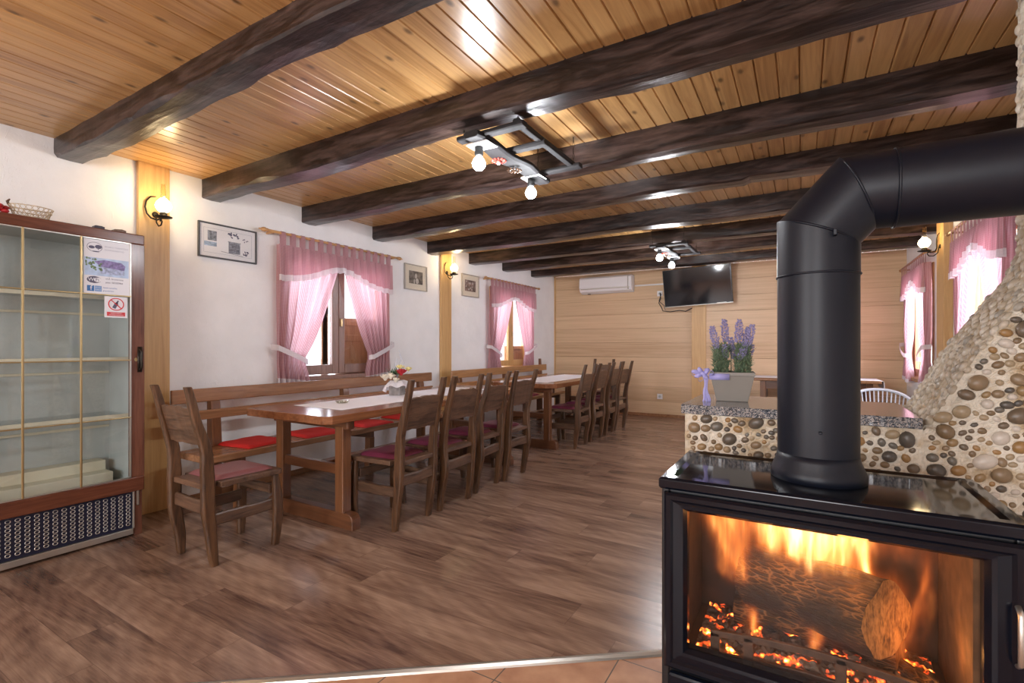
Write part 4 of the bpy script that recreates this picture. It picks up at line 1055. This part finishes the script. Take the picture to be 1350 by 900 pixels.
for z in (.76, 1.12, 1.5):
    rb_('shelf', M['glass_f'], MB().box(CX0 + .04, fx - .06, CY0 + .045, CY1 - .045, z - .004, z + .004))
    rb_('shelf_rail', M['cream'], MB().box(fx - .064, fx - .05, CY0 + .045, CY1 - .045, z - .012, z + .01).box(CX0 + .032, CX0 + .045, CY0 + .045, CY1 - .045, z - .1, z - .085), bevel=.002)
rb_('bottom_step', M['cream'], MB().box(CX0 + .035, CX0 + .15, CY0 + .05, CY1 - .1, .30, .46).box(CX0 + .15, CX0 + .26, CY0 + .05, CY1 - .1, .30, .40), bevel=.004)
# door
dx0, dx1 = fx + .002, CX1
gz0, gz1 = .375, 1.842; gy0, gy1 = CY0 + .075, 1.397
dd = rb_('door', M['mahog'], MB().box(dx0, dx1, CY0, CY1, .285, gz0), bevel=.006)
rb_('top_rail', M['mahog'], MB().box(dx0, dx1, CY0, CY1, gz1, 1.905), dd, bevel=.006)
rb_('door_stile', M['mahog_z'], MB().box(dx0, dx1, gy1, CY1, gz0 - .0, gz1), dd, bevel=.004); rb_('door_stile', M['mahog_z'], MB().box(dx0, dx1, CY0, gy0, gz0, gz1), dd, bevel=.004)
rb_('glass_pane', M['glass_f'], MB().box(dx1 - .014, dx1 - .008, gy0, gy1, gz0, gz1), dd)
mb = MB()
for y in (.406, .655, .903, 1.151): mb.box(dx1 - .007, dx1 + .004, y - .005, y + .005, gz0, gz1)
for z in (.754, 1.112, 1.509): mb.box(dx1 - .007, dx1 + .003, gy0, gy1, z - .004, z + .004)
rb_('brass_glazing_bar', M['brass'], mb, dd, bevel=.002)
mb = MB(); e_ = .006
mb.box(dx1 - .008, dx1 + .002, gy0, gy1, gz1 - e_, gz1); mb.box(dx1 - .008, dx1 + .002, gy0, gy1, gz0, gz0 + e_); mb.box(dx1 - .008, dx1 + .002, gy1 - e_, gy1, gz0, gz1); mb.box(dx1 - .008, dx1 + .002, gy0, gy0 + e_, gz0, gz1)
rb_('glass_bead', M['alu'], mb, dd)
mb = MB(); hy, hz = 1.442, 1.115
mb.tube([(dx1, hy, hz + .06), (dx1 + .02, hy, hz + .062), (dx1 + .03, hy, hz + .045), (dx1 + .026, hy, hz), (dx1 + .03, hy, hz - .045), (dx1 + .02, hy, hz - .062), (dx1, hy, hz - .06)], .007, 8)
mb.box(dx1, dx1 + .004, hy - .012, hy + .012, hz - .08, hz + .08); rb_('handle', M['iron'], mb, dd, smooth=True)
rb_('keyhole', M['brass'], MB().prism([(gy1 + .025 + .008 * math.cos(2 * PI * k / 12), 1.115 + .012 * math.sin(2 * PI * k / 12)) for k in range(12)], dx1, dx1 + .003, 'x'), dd)
# grille
rb_('grille_panel', M['navy'], MB().box(dx0 - .03, dx1 - .025, CY0 + .01, 1.41, .055, .28))
mb = MB(); ny = 34; nzr = 9
for i in range(ny):
    for j in range(nzr):
        cy = 1.39 - i * .0385; cz = .262 - j * .0225
        ring = [Vector((dx1 - .024, cy + .0105 * math.cos(2 * PI * k / 12), cz + .0085 * math.sin(2 * PI * k / 12))) for k in range(12)]
        mb.tube(ring, .0022, 4, closed=True)
rb_('vent_rings', M['alu'], mb, smooth=True, fix=False)
rb_('kick_strip', M['alu'], MB().box(dx0 - .03, dx1 - .015, CY0, 1.415, .015, .052), bevel=.003)
rb_('corner_trim', M['alu'], MB().box(dx0 - .03, dx1 - .015, 1.412, 1.422, .052, .282).box(dx0 - .03, dx1 - .02, 1.436, 1.448, .19, .283), bevel=.002)
rb_('lower_side', M['mahog_z'], MB().box(CX0, dx1 - .03, 1.424, 1.468, .0, .283), bevel=.003)

# ---- text helper
def text_mesh(body, size, name, mat, parent, M4, align='LEFT', sx=1.0):
    cu = bpy.data.curves.new(name + '_c', 'FONT'); cu.body = body; cu.size = size; cu.align_x = align; cu.extrude = .0002
    to = bpy.data.objects.new(name + '_t', cu); COL.objects.link(to)
    dg = bpy.context.evaluated_depsgraph_get(); me = bpy.data.meshes.new_from_object(to.evaluated_get(dg))
    bpy.data.objects.remove(to, do_unlink=True)
    me.transform(M4 @ Matrix.Diagonal((sx, 1, 1, 1))); me.materials.clear(); me.materials.append(mat)
    o = bpy.data.objects.new(name, me); COL.objects.link(o); o.parent = parent; return o
# a flat notice whose face looks along +X, local x -> world Y, local y -> world Z
FX = Matrix(((0, 0, 1, 0), (1, 0, 0, 0), (0, 1, 0, 0), (0, 0, 0, 1)))
po = thing('fridge_poster', 'white notice with house picture and Wi Fi logo on the fridge door glass', 'poster', (CX1 - .006, 1.163, 1.512))
Wp, Hp = .23, .322
def PF(mb, x0, x1, z0, z1, d=.0016): return mb.box(d - .0004, d, x0, x1, z0, z1)
PF(MB(), 0, Wp, 0, Hp, .001).build('sheet', M['paper'], po)
def T(s, size, x, z, mat, sx=1.0, d=.0013): return text_mesh(s, size, 'lettering', mat, po, Matrix.Translation((d, x, z)) @ FX, sx=sx)
# emblem: ellipse ring with hill, tree and roof
mb = MB(); cx, cz = .052, .277
mb.tube([(.0016, cx + .036 * math.cos(2 * PI * k / 28), cz + .028 * math.sin(2 * PI * k / 28)) for k in range(28)], .0011, 5, closed=True)
mb.ell((.0015, cx + .018, cz + .003), .0006, .017, .012, 12, 6); mb.ell((.0015, cx - .014, cz - .002), .0006, .015, .009, 12, 6); PF(mb, cx + .016, cx + .019, cz - .016, cz)
mb.ell((.0015, cx + .005, cz - .026), .0006, .02, .0035, 10, 5)
mb.build('emblem', M['ink'], po)
T('SEOSKO TURISTI\u010cKO', .0125, .1, .283, M['inkg']); T('GOSPODARSTVO', .0125, .1, .264, M['inkg'])
# picture of the house
M['sky_b'] = plain('print_pale_blue', (.45, .58, .78), .5, var=.15, bscale=30); M['roof_p'] = plain('print_mauve', (.22, .18, .38), .5, var=.4, bscale=60); M['green_p'] = plain('print_green', (.13, .2, .1), .5, var=.6, bscale=90); M['wallp'] = plain('print_wall', (.36, .42, .6), .5, var=.4, bscale=60)
PF(MB(), .004, Wp - .008, .108, .215, .0012).build('picture_ground', M['sky_b'], po)
mb = MB(); mb.prism([(.08, .165), (.2, .152), (.205, .18), (.185, .198), (.1, .206), (.05, .192)], .0012, .0018, 'x'); mb.build('picture_roof', M['roof_p'], po)
mb = MB(); mb.prism([(.08, .166), (.2, .153), (.2, .122), (.08, .122)], .0012, .0017, 'x'); mb.build('picture_house', M['wallp'], po)
mb = MB(); 
for k in range(26):
    r_ = random.Random(k + 40); mb.ell((.0017, r_.uniform(.008, .085), r_.uniform(.14, .212)), .0006, r_.uniform(.004, .01), r_.uniform(.003, .008), 7, 4)
mb.build('picture_trees', M['green_p'], po)
# wifi logo
mb = MB(); mb.ell((.0015, .05, .083), .0006, .036, .021, 20, 6); mb.build('wifi_badge', M['ink'], po)
T('Wi', .03, .02, .074, M['paper'], .95, .0022); 
mb = MB(); mb.ell((.0021, .067, .083), .0004, .019, .014, 16, 6); mb.build('wifi_bubble', M['paper'], po)
T('Fi', .028, .055, .074, M['ink'], .95, .0026)
T('ul.\u017d. brunarnica', .014, .105, .09, M['ink']); T('pass: 50202984', .014, .105, .068, M['ink'])
mb = MB(); PF(mb, .016, .05, .014, .048); mb.build('blue_square', M['inkb'], po); T('f', .04, .03, .02, M['paper'], 1, .0019)
mb = MB(); PF(mb, .053, .086, .014, .048); mb.build('blue_panel', plain('print_mid_blue', (.2, .34, .6), .5), po)
T('Find us on', .0075, .055, .036, M['paper'], .8, .0019); T('Facebook', .009, .055, .022, M['paper'], .8, .0019)
T('Seosko turisti\u010dko', .011, .092, .036, M['inkb'], .9); T('gospodarstvo', .011, .092, .018, M['inkb'], .9)
ns = thing('no_alcohol_sign', 'small white sign with crossed-out bottle in red circle on fridge glass', 'sign', (CX1 + .004, 1.259, 1.373))
Ws, Hs = .116, .128
MB().box(.0, .001, 0, Ws, 0, Hs).build('plate', M['paper'], ns, bevel=.0004)
mb = MB(); cx, cz = Ws / 2, .082
mb.tube([(.0015, cx + .038 * math.cos(2 * PI * k / 30), cz + .036 * math.sin(2 * PI * k / 30)) for k in range(30)], .0028, 5, closed=True)
mb.tube([(.0016, cx - .027, cz + .026), (.0016, cx + .027, cz - .026)], .0026, 5); PF(mb, .012, Ws - .012, .01, .034); mb.build('red_print', M['inkr'], ns)
mb = MB(); Mr = Matrix.Translation((0, cx, cz)) @ Matrix.Rotation(-.45, 4, 'X')
for (a, b, c, d) in ((-.009, .009, -.027, .004), (-.004, .004, .004, .025)):
    mb.add([Mr @ Vector((.0012, y, z)) for y, z in ((a, c), (b, c), (b, d), (a, d))], [(0, 1, 2, 3)])
mb.add([Mr @ Vector((.0012, y, z)) for y, z in ((-.009, .004), (.009, .004), (.004, .013), (-.004, .013))], [(0, 1, 2, 3)])
mb.build('bottle_print', M['ink'], ns, solid=.0006)
def T2(s, size, z): return text_mesh(s, size, 'lettering', M['paper'], ns, Matrix.Translation((.002, Ws / 2, z)) @ FX, 'CENTER')
T2('ZABRANJENO', .009, .0245); T2('TO\u010cENJE ALKOHOLA', .0075, .0145)

# objects on the fridge
bs = thing('wire_basket', 'small pale wicker basket on top of the fridge', 'basket', (-3.68, .955, 1.905))
mb = MB()
for z, r in ((.003, .058), (.04, .068), (.062, .074)): mb.tube([(r * .9 * math.cos(2 * PI * k / 24), r * 1.25 * math.sin(2 * PI * k / 24), z) for k in range(24)], .0025, 5, closed=True)
for k in range(22):
    a = 2 * PI * k / 22
    for s_ in (-1, 1):
        b_ = a + s_ * .5; mb.tube([(.058 * .9 * math.cos(a), .058 * 1.25 * math.sin(a), .003), (.074 * .9 * math.cos(b_), .074 * 1.25 * math.sin(b_), .062)], .0014, 4)
mb.build('weave', M['wicker'], bs, smooth=True, fix=False)
MB().tube([(0, -.09, .06), (0, -.095, .075), (.0, -.085, .09)], [.006, .007, .003], 6).build('end_knot', M['ch_z'], bs, smooth=True)
mb = MB(); rnd = random.Random(2)
for k in range(14): mb.ell((rnd.uniform(-.035, .035), rnd.uniform(-.06, .06), rnd.uniform(.012, .05)), .022, .016, .012, 8, 5, RZ(rnd.uniform(0, 3)))
tag(mb.build('red_ornament', plain('shiny_red', (.4, .015, .02), .35), smooth=True, loc=(-3.68, .79, 1.905)), 'red ornament at the left end of the fridge top', 'ornament')
tag(MB().box(-.02, .02, -.025, .025, 0, .016).box(-.012, .012, -.018, .018, .016, .02).build('small_dark_box', M['navy'], bevel=.002, loc=(-3.65, 1.245, 1.905)), 'small dark box on the fridge top above the poster', 'box')
tag(MB().prism([(-.03, 0), (.03, 0), (.03, .012), (.01, .017), (-.03, .012)], -.03, .03, 'x').build('small_wooden_block', M['ch_x'], bevel=.002, loc=(-3.65, 1.345, 1.905)), 'flat wooden block on the fridge top at its right corner', 'block')

# ================================================================ PICTURES
def picture(y0, y1, z0, z1, fw, fmat, mmat, margin, lab, kind):
    t = thing('framed_picture', lab, 'picture', (XL, (y0 + y1) / 2, (z0 + z1) / 2), 0, 'framed pictures')
    hy, hz = (y1 - y0) / 2, (z1 - z0) / 2
    mb = MB(); mb.box(.002, .022, -hy, -hy + fw, -hz, hz).box(.002, .022, hy - fw, hy, -hz, hz).box(.002, .022, -hy + fw, hy - fw, -hz, -hz + fw).box(.002, .022, -hy + fw, hy - fw, hz - fw, hz)
    mb.build('frame', fmat, t, bevel=.002); MB().box(.002, .011, -hy + fw, hy - fw, -hz + fw, hz - fw).build('mount', mmat, t)
    MB().box(.0165, .018, -hy + fw, hy - fw, -hz + fw, hz - fw).build('glazing', M['glass'], t)
    a, b = hy - fw - margin, hz - fw - margin
    if kind == 'draw':
        mb = MB()
        for (c, d, e, f) in ((-a, a, b - .002, b), (-a, a, -b, -b + .002), (-a, -a + .002, -b, b), (a - .002, a, -b, b)): mb.box(.0112, .0118, c, d, e, f)
        mb.build('border_line', M['inkg'], t)
        mb = MB(); mb.box(.0112, .012, -a + .03, -a + .1, .0, .004 + b * .75); mb.box(.0112, .0122, .0, .095, -.08, .01); mb.box(.0112, .0122, -.005, .10, .01, .016); mb.build('building_sketch', plain('sketch_wash', (.22, .24, .28), .8, var=.6, bscale=60), t)
        mb = MB(); mb.box(.0112, .0121, -a + .004, -a + .1, -.045, -.01); mb.build('blue_wash', plain('sketch_blue', (.35, .45, .58), .8, var=.4, bscale=40), t)
        mb = MB(); r_ = random.Random(3)
        for k in range(14): mb.ell((.0115, r_.uniform(0, .09), r_.uniform(.05, .085)), .0005, .012, .006, 6, 4, RX(r_.uniform(0, 3)))
        for k in range(10): mb.ell((.0115, r_.uniform(.1, .165), r_.uniform(-.085, -.05)), .0005, .012, .005, 6, 4, RX(r_.uniform(0, 3)))
        for k in range(5): mb.ell((.0115, r_.uniform(.12, .16), r_.uniform(.03, .06)), .0005, .008, .004, 6, 4, RX(r_.uniform(0, 3)))
        for k in range(6): mb.box(.0124, .0127, .004, .092, -.072 + k * .013, -.07 + k * .013)
        mb.build('ink_strokes', M['ink'], t)
        MB().tube([(.0118, -.06, -.075), (.0118, .12, -.092)], .0015, 4).build('ground_line', M['ink'], t)
    else:
        MB().box(.0112, .012, -a, a, -b, b).build('photo', plain('sepia_photo' + kind, (.14, .12, .105) if kind == 'a' else (.2, .14, .12), .6, var=.7, bscale=22), t)
        mb = MB(); r_ = random.Random(ord(kind))
        if kind == 'a': mb.ell((.0122, .0, .02), .0006, .02, .03, 10, 6); mb.ell((.0122, .02, -.04), .0006, .03, .035, 10, 6); mb.ell((.0122, -.03, -.05), .0006, .012, .03, 10, 6)
        else:
            for k in range(12): mb.ell((.0122, r_.uniform(-a * .8, a * .8), r_.uniform(-b * .7, b * .7)), .0006, .012, .014, 8, 5)
        mb.build('pale_figures', plain('photo_pale' + kind, (.5, .46, .42), .7, var=.3), t)
    return t
picture(2.006, 2.479, 1.903, 2.183, .012, M['frame_d'], M['mat_white'], .03, 'wide ink drawing in thin dark frame, nearest picture on the left wall', 'draw')
picture(4.30, 4.70, 1.878, 2.188, .012, M['frame_s'], M['mat_cream'], .066, 'square cream-mounted photo between the near window and the wall post', 'a')
picture(5.425, 5.84, 1.895, 2.21, .012, M['frame_s'], M['mat_cream'], .066, 'cream-mounted group photo between the wall post and the far window', 'b')
t = thing('framed_picture', 'small framed picture on the far wall, mostly behind the stove pipe', 'picture', (-.12, YF - .012, 2.05), 0, 'framed pictures')
mb = MB(); mb.box(-.19, -.17, -.012, .01, -.2, .21).box(.17, .19, -.012, .01, -.2, .21).box(-.17, .17, -.012, .01, .19, .21).box(-.17, .17, -.012, .01, -.2, -.18); mb.build('frame', M['mahog'], t, bevel=.003)
MB().box(-.17, .17, -.002, .008, -.18, .19).build('print', M['mat_cream'], t)

# ================================================================ SCONCES
def sconce(loc, rz, label, pw, both=False):
    """local: wall at y=0... arm reaches out along +x"""
    t = thing('wall_lamp', label, 'wall lamp', loc, rz, 'oil-lamp style wall lamps')
    mb = MB(); mb.lathe([(0, -.006), (.022, -.004), (.022, .004), (.012, .01), (0, .01)], 16, M=RY(PI / 2)); mb.build('wall_rose', M['iron'], t, smooth=True)
    arc = [Vector((.012 + .085 * (1 - math.cos(a)) * .62, -.02 - .03 * math.sin(a), .0 - .085 * math.sin(a) * .9)) for a in [k * PI / 14 * 1.0 for k in range(15)]]
    c1 = [(.008, -.0, .13), (.012, -.035, .12), (.015, -.062, .085), (.015, -.07, .04), (.016, -.06, -.005), (.03, -.04, -.035), (.06, -.015, -.048), (.11, 0, -.04)]
    MB().tube(c1, [.003, .005, .006, .006, .006, .006, .006, .005], 8).build('scroll_arm', M['iron'], t, smooth=True)
    c2 = [(.01, 0, -.0), (.02, 0, -.06), (.05, 0, -.088), (.085, 0, -.085), (.1, 0, -.062), (.085, 0, -.045), (.07, 0, -.055)]
    MB().tube(c2, .005, 8).build('scroll', M['iron'], t, smooth=True)
    L = Vector((.12, 0, 0))
    MB().lathe([(0, -.045), (.02, -.044), (.052, -.036), (.055, -.03), (.05, -.032), (.022, -.03), (.024, -.012), (.02, .0), (0, .0)], 24, c=L).build('drip_tray', M['iron'], t, smooth=True)
    MB().lathe([(.018, -.002), (.034, .01), (.048, .032), (.051, .048), (.042, .072), (.026, .09), (.018, .1)], 24, c=L).build('glass_globe', M['warm'], t, smooth=True)
    MB().lathe([(.018, .1), (.016, .12), (.015, .2), (.0152, .2), (.0172, .12), (.019, .1)], 20, c=L).build('glass_chimney', M['lamp_tube'], t, smooth=True)
    q = Matrix.Rotation(rz, 3, 'Z') @ Vector((.15, 0, .07)); point('lamp_light', Vector(loc) + q, pw, (1, .72, .38), .05)
    return t
sconce((XL + .035, 1.705, 2.15), 0, 'lit brass and iron wall lamp on the post beside the fridge', 7.5)
sconce((XL + .035, 5.07, 2.17), 0, 'lit wall lamp on the middle post between the left windows', 7.5)
sconce((XR - .07, 6.14, 2.16), PI, 'lit oil-style wall lamp on the post between the right windows', 6)

# ================================================================ CEILING LAMPS
def ceiling_lamp(loc, label, pw):
    t = thing('ceiling_lamp', label, 'ceiling lamp', loc, 0, 'wooden yoke ceiling lamps')
    dk = M['lampwood']
    rough_board(MB(), [(0, -.42 + .84 * i / 12, .0 + .01 * math.sin(i)) for i in range(13)], lambda u: .045 + .02 * math.sin(PI * u), .018, 3, (1, 0, 0), (0, 0, 1)).build('main_plank', dk, t, bevel=.003)
    rough_board(MB(), [(.24, -.36 + .74 * i / 12, .035) for i in range(13)], lambda u: .022, .016, 4, (1, 0, 0), (0, 0, 1)).build('side_rail', dk, t, bevel=.003)
    for y, x0, x1 in ((-.34, -.13, .28), (-.08, -.02, .27), (.33, -.02, .3)):
        rough_board(MB(), [(x0 + (x1 - x0) * i / 6, y, .02) for i in range(7)], lambda u: .03, .014, 5, (0, 1, 0), (0, 0, 1)).build('cross_bar', dk, t, bevel=.003)
    top = H - loc[2]
    for (x, y) in ((-.1, -.34), (.24, -.34), (.0, .33), (.25, .33)):
        mb = MB(); n = max(3, int((top - .03) / .03))
        for k in range(n):
            z = .035 + (top - .04) * (k + .5) / n; r1_, r2_ = .006, .018
            mb.tube([((r1_ if k % 2 else 0) * math.cos(a) + x, (0 if k % 2 else r1_) * math.cos(a) + y, z + r2_ * math.sin(a)) for a in [2 * PI * j / 10 for j in range(10)]], .0016, 4, closed=True)
        mb.build('chain', M['iron'], t, smooth=True, fix=False)
    for (y, s_) in ((-.30, 1), (.29, 1)):
        MB().lathe([(0, -.02), (.022, -.02), (.024, -.06), (.018, -.07), (0, -.07)], 16, c=(-.03, y, 0)).build('bulb_holder', M['black'], t, smooth=True)
        MB().lathe([(.0, -.145), (.02, -.142), (.033, -.127), (.037, -.11), (.03, -.09), (.014, -.07), (0, -.068)], 20, c=(-.03, y, 0)).build('bulb', M['bulb'], t, smooth=True)
        point('bulb_light', (loc[0] - .03, loc[1] + y, loc[2] - .2), pw, (.93, .95, 1), .04)
        mb = MB(); mb.prism([(-.07, -.012), (.05, -.012), (.06, -.02), (-.08, -.02)], y - .05, y + .05, 'y'); mb.build('reflector', M['acw'], t)
    for (y, m_) in ((-.1, 'lamp_red'), (.08, 'ch_z')):
        mb = MB()
        for k in range(12):
            a = 2 * PI * k / 12; mb.ell((-.03 + .034 * math.cos(a), y + .034 * math.sin(a), -.03), .014, .006, .006, 7, 4, RZ(a))
        mb.ell((-.03, y, -.034), .014, .014, .01, 8, 5); mb.build('ornament_flower', M[m_], t, smooth=True)
    MB().ell((-.03, -.1, -.045), .012, .012, .008, 10, 5).build('ornament_button', M['acw'], t, smooth=True)
M['lampwood'] = wood('blackened_yoke_wood', (.003, .0025, .003), (.016, .013, .014), 'y', .8, 16, 10, .3); M['lamp_red'] = plain('red_ornament', (.5, .06, .04), .5)
ceiling_lamp((-1.48, 2.48, 2.30), 'blackened wooden yoke lamp with two bulbs, nearer the camera', 17)
ceiling_lamp((-1.35, 5.85, 2.30), 'wooden yoke lamp with two bulbs farther away, in front of television', 17)

# ================================================================ FAR WALL THINGS
ac = thing('air_conditioner', 'white wall-mounted air conditioner on the far oak wall', 'air conditioner', (-2.99, YF - .01, 2.28))
mb = MB(); w = .475
mb.prism([(0, -.14), (0, .15), (-.16, .15), (-.2, .12), (-.21, -.04), (-.17, -.11), (-.08, -.14)], -w, w, 'x', None)
for q in range(len(mb.v)): pass
mb.build('casing', M['acw'], ac, bevel=.008)
MB().box(-w + .03, w - .03, -.214, -.16, -.075, -.06).build('air_louver', M['alu'], ac, bevel=.003)
MB().box(w - .06, w - .045, -.213, -.1, -.1, .12).build('panel_gap', M['frame_s'], ac)
MB().box(-w + .13, -w + .17, -.12, -.07, -.15, -.14).build('drain_plug', M['black'], ac)
tag(MB().box(-2.505, -2.0, YF - .022, YF - .001, 2.235, 2.26).build('cable_duct', M['acw'], bevel=.003), 'white cable duct between air conditioner and television', 'cable duct')
tv = thing('television', 'large black wall-mounted television, tilted down, showing a dark screen', 'television', (-1.44, YF - .25, 2.15))
Mt = Matrix.Rotation(.16, 4, 'X') @ Matrix.Rotation(-.04, 4, 'Y')
def tb(name, mat, x0, x1, y0, y1, z0, z1, **k):
    mb = MB(); mb.box(x0, x1, y0, y1, z0, z1, M=Mt.to_3x3()); return mb.build(name, mat, tv, **k)
tb('bezel', M['tvb'], -.515, .515, -.02, .02, -.30, .30, bevel=.006); tb('screen', M['screen'], -.5, .5, -.0215, -.0195, -.275, .288)
tb('lower_trim', M['alu'], -.515, .515, -.023, -.018, -.30, -.292); tb('back_housing', M['tvb'], -.3, .3, .02, .06, -.22, .2, bevel=.01); tb('wall_mount', M['iron'], -.2, .2, .05, .1, -.1, .1)
MB().box(-.05, .05, .05, .245, -.03, .03).build('mount_arm', M['iron'], tv)
tb('badge', M['alu'], .28, .42, -.0225, -.021, -.288, -.282)
mb = MB(); tvc = []
mb.tube([(-2.07, YF - .03, 2.1), (-2.06, YF - .03, 2.0), (-2.09, YF - .04, 1.93), (-2.04, YF - .04, 1.84), (-2.02, YF - .05, 1.79), (-1.9, YF - .05, 1.77), (-1.75, YF - .05, 1.79), (-1.65, YF - .05, 1.77), (-1.55, YF - .05, 1.82)], .007, 6)
mb.tube([(-2.05, YF - .03, 2.08), (-2.09, YF - .03, 1.96), (-2.0, YF - .05, 1.88), (-1.98, YF - .05, 1.8)], .006, 6)
tag(mb.build('television_cable', M['black'], smooth=True), 'tangled black cables hanging left of the television', 'cable')
def outlet(x, z, lab, nm='wall_outlet'):
    o = thing(nm, lab, 'outlet', (x, YF - .001, z), 0)
    MB().box(-.045, .045, -.012, 0, -.045, .045).build('cover_plate', M['acw'], o, bevel=.004)
    MB().lathe([(0, .0), (.022, 0), (.022, .004), (.018, .004), (.016, .001), (0, .001)], 20, M=RX(PI / 2), c=(0, 0, .012)).build('socket', M['inner'], o, smooth=True)
outlet(-2.08, .345, 'white wall outlet low on the far oak wall'); outlet(-2.08, 2.09, 'white wall outlet beside the television with cables', )
# far side table
ft = thing('side_table', 'low brown table with white cloth against the far wall', 'table', (.12, 7.95, 0))
MB().box(-.72, .74, -.3, .3, .715, .755).build('tabletop', M['bench_y'], ft, bevel=.01)
for x in (-.6, .62):
    for y in (-.22, .22): MB().box(x - .035, x + .035, y - .035, y + .035, 0, .715).build('leg', M['dark_z'], ft, bevel=.004)
MB().box(-.6, .62, -.235, -.205, .6, .715).build('apron', M['dark_x'], ft, bevel=.004)
tag(MB().prism([(-.74, -.01), (-.73, .004), (.74, .004), (.765, -.01), (.77, -.1), (.765, -.1), (.76, -.012), (.735, -.0), (-.73, .0), (-.735, -.01)], -.27, .27, 'y').build('table_cloth', M['white'], loc=(.12, 7.95, .756), bevel=.002), 'white cloth lying over the far side table', 'tablecloth')
# white rounded spindle chair
M['wcane'] = plain('white_cane', (.62, .66, .72), .5)
wc = thing('spindle_chair', 'white round-backed spindle chair behind the granite counter', 'chair', (.60, 5.35, 0), 0)
def backp(a, f):   # a: -1..1 around back, f: 0 seat..1 rim
    th = a * 1.35; r = .21 + .06 * f; z = .44 + f * (.36 - .16 * abs(a) ** 2.2)
    return Vector((r * math.sin(th), r * math.cos(th) * .9, z))
MB().tube([backp(-1 + 2 * k / 30, 1) for k in range(31)], .013, 8).build('top_rim', M['wcane'], wc, smooth=True)
mb = MB()
for k in range(23): a = -1 + 2 * k / 22; mb.tube([backp(a, 0), backp(a, .5) + Vector((0, .008, 0)), backp(a, 1)], .0055, 5)
mb.build('spindles', M['wcane'], wc, smooth=True, fix=False)
MB().lathe([(0, .41), (.2, .41), (.23, .425), (.23, .44), (.21, .45), (0, .445)], 32).build('seat', M['wcane'], wc, smooth=True)
for sx in (-1, 1):
    for sy in (-1, 1): MB().tube([(sx * .14, sy * .14, .42), (sx * .21, sy * .2, 0)], [.014, .01], 8).build('leg', M['wcane'], wc, smooth=True)
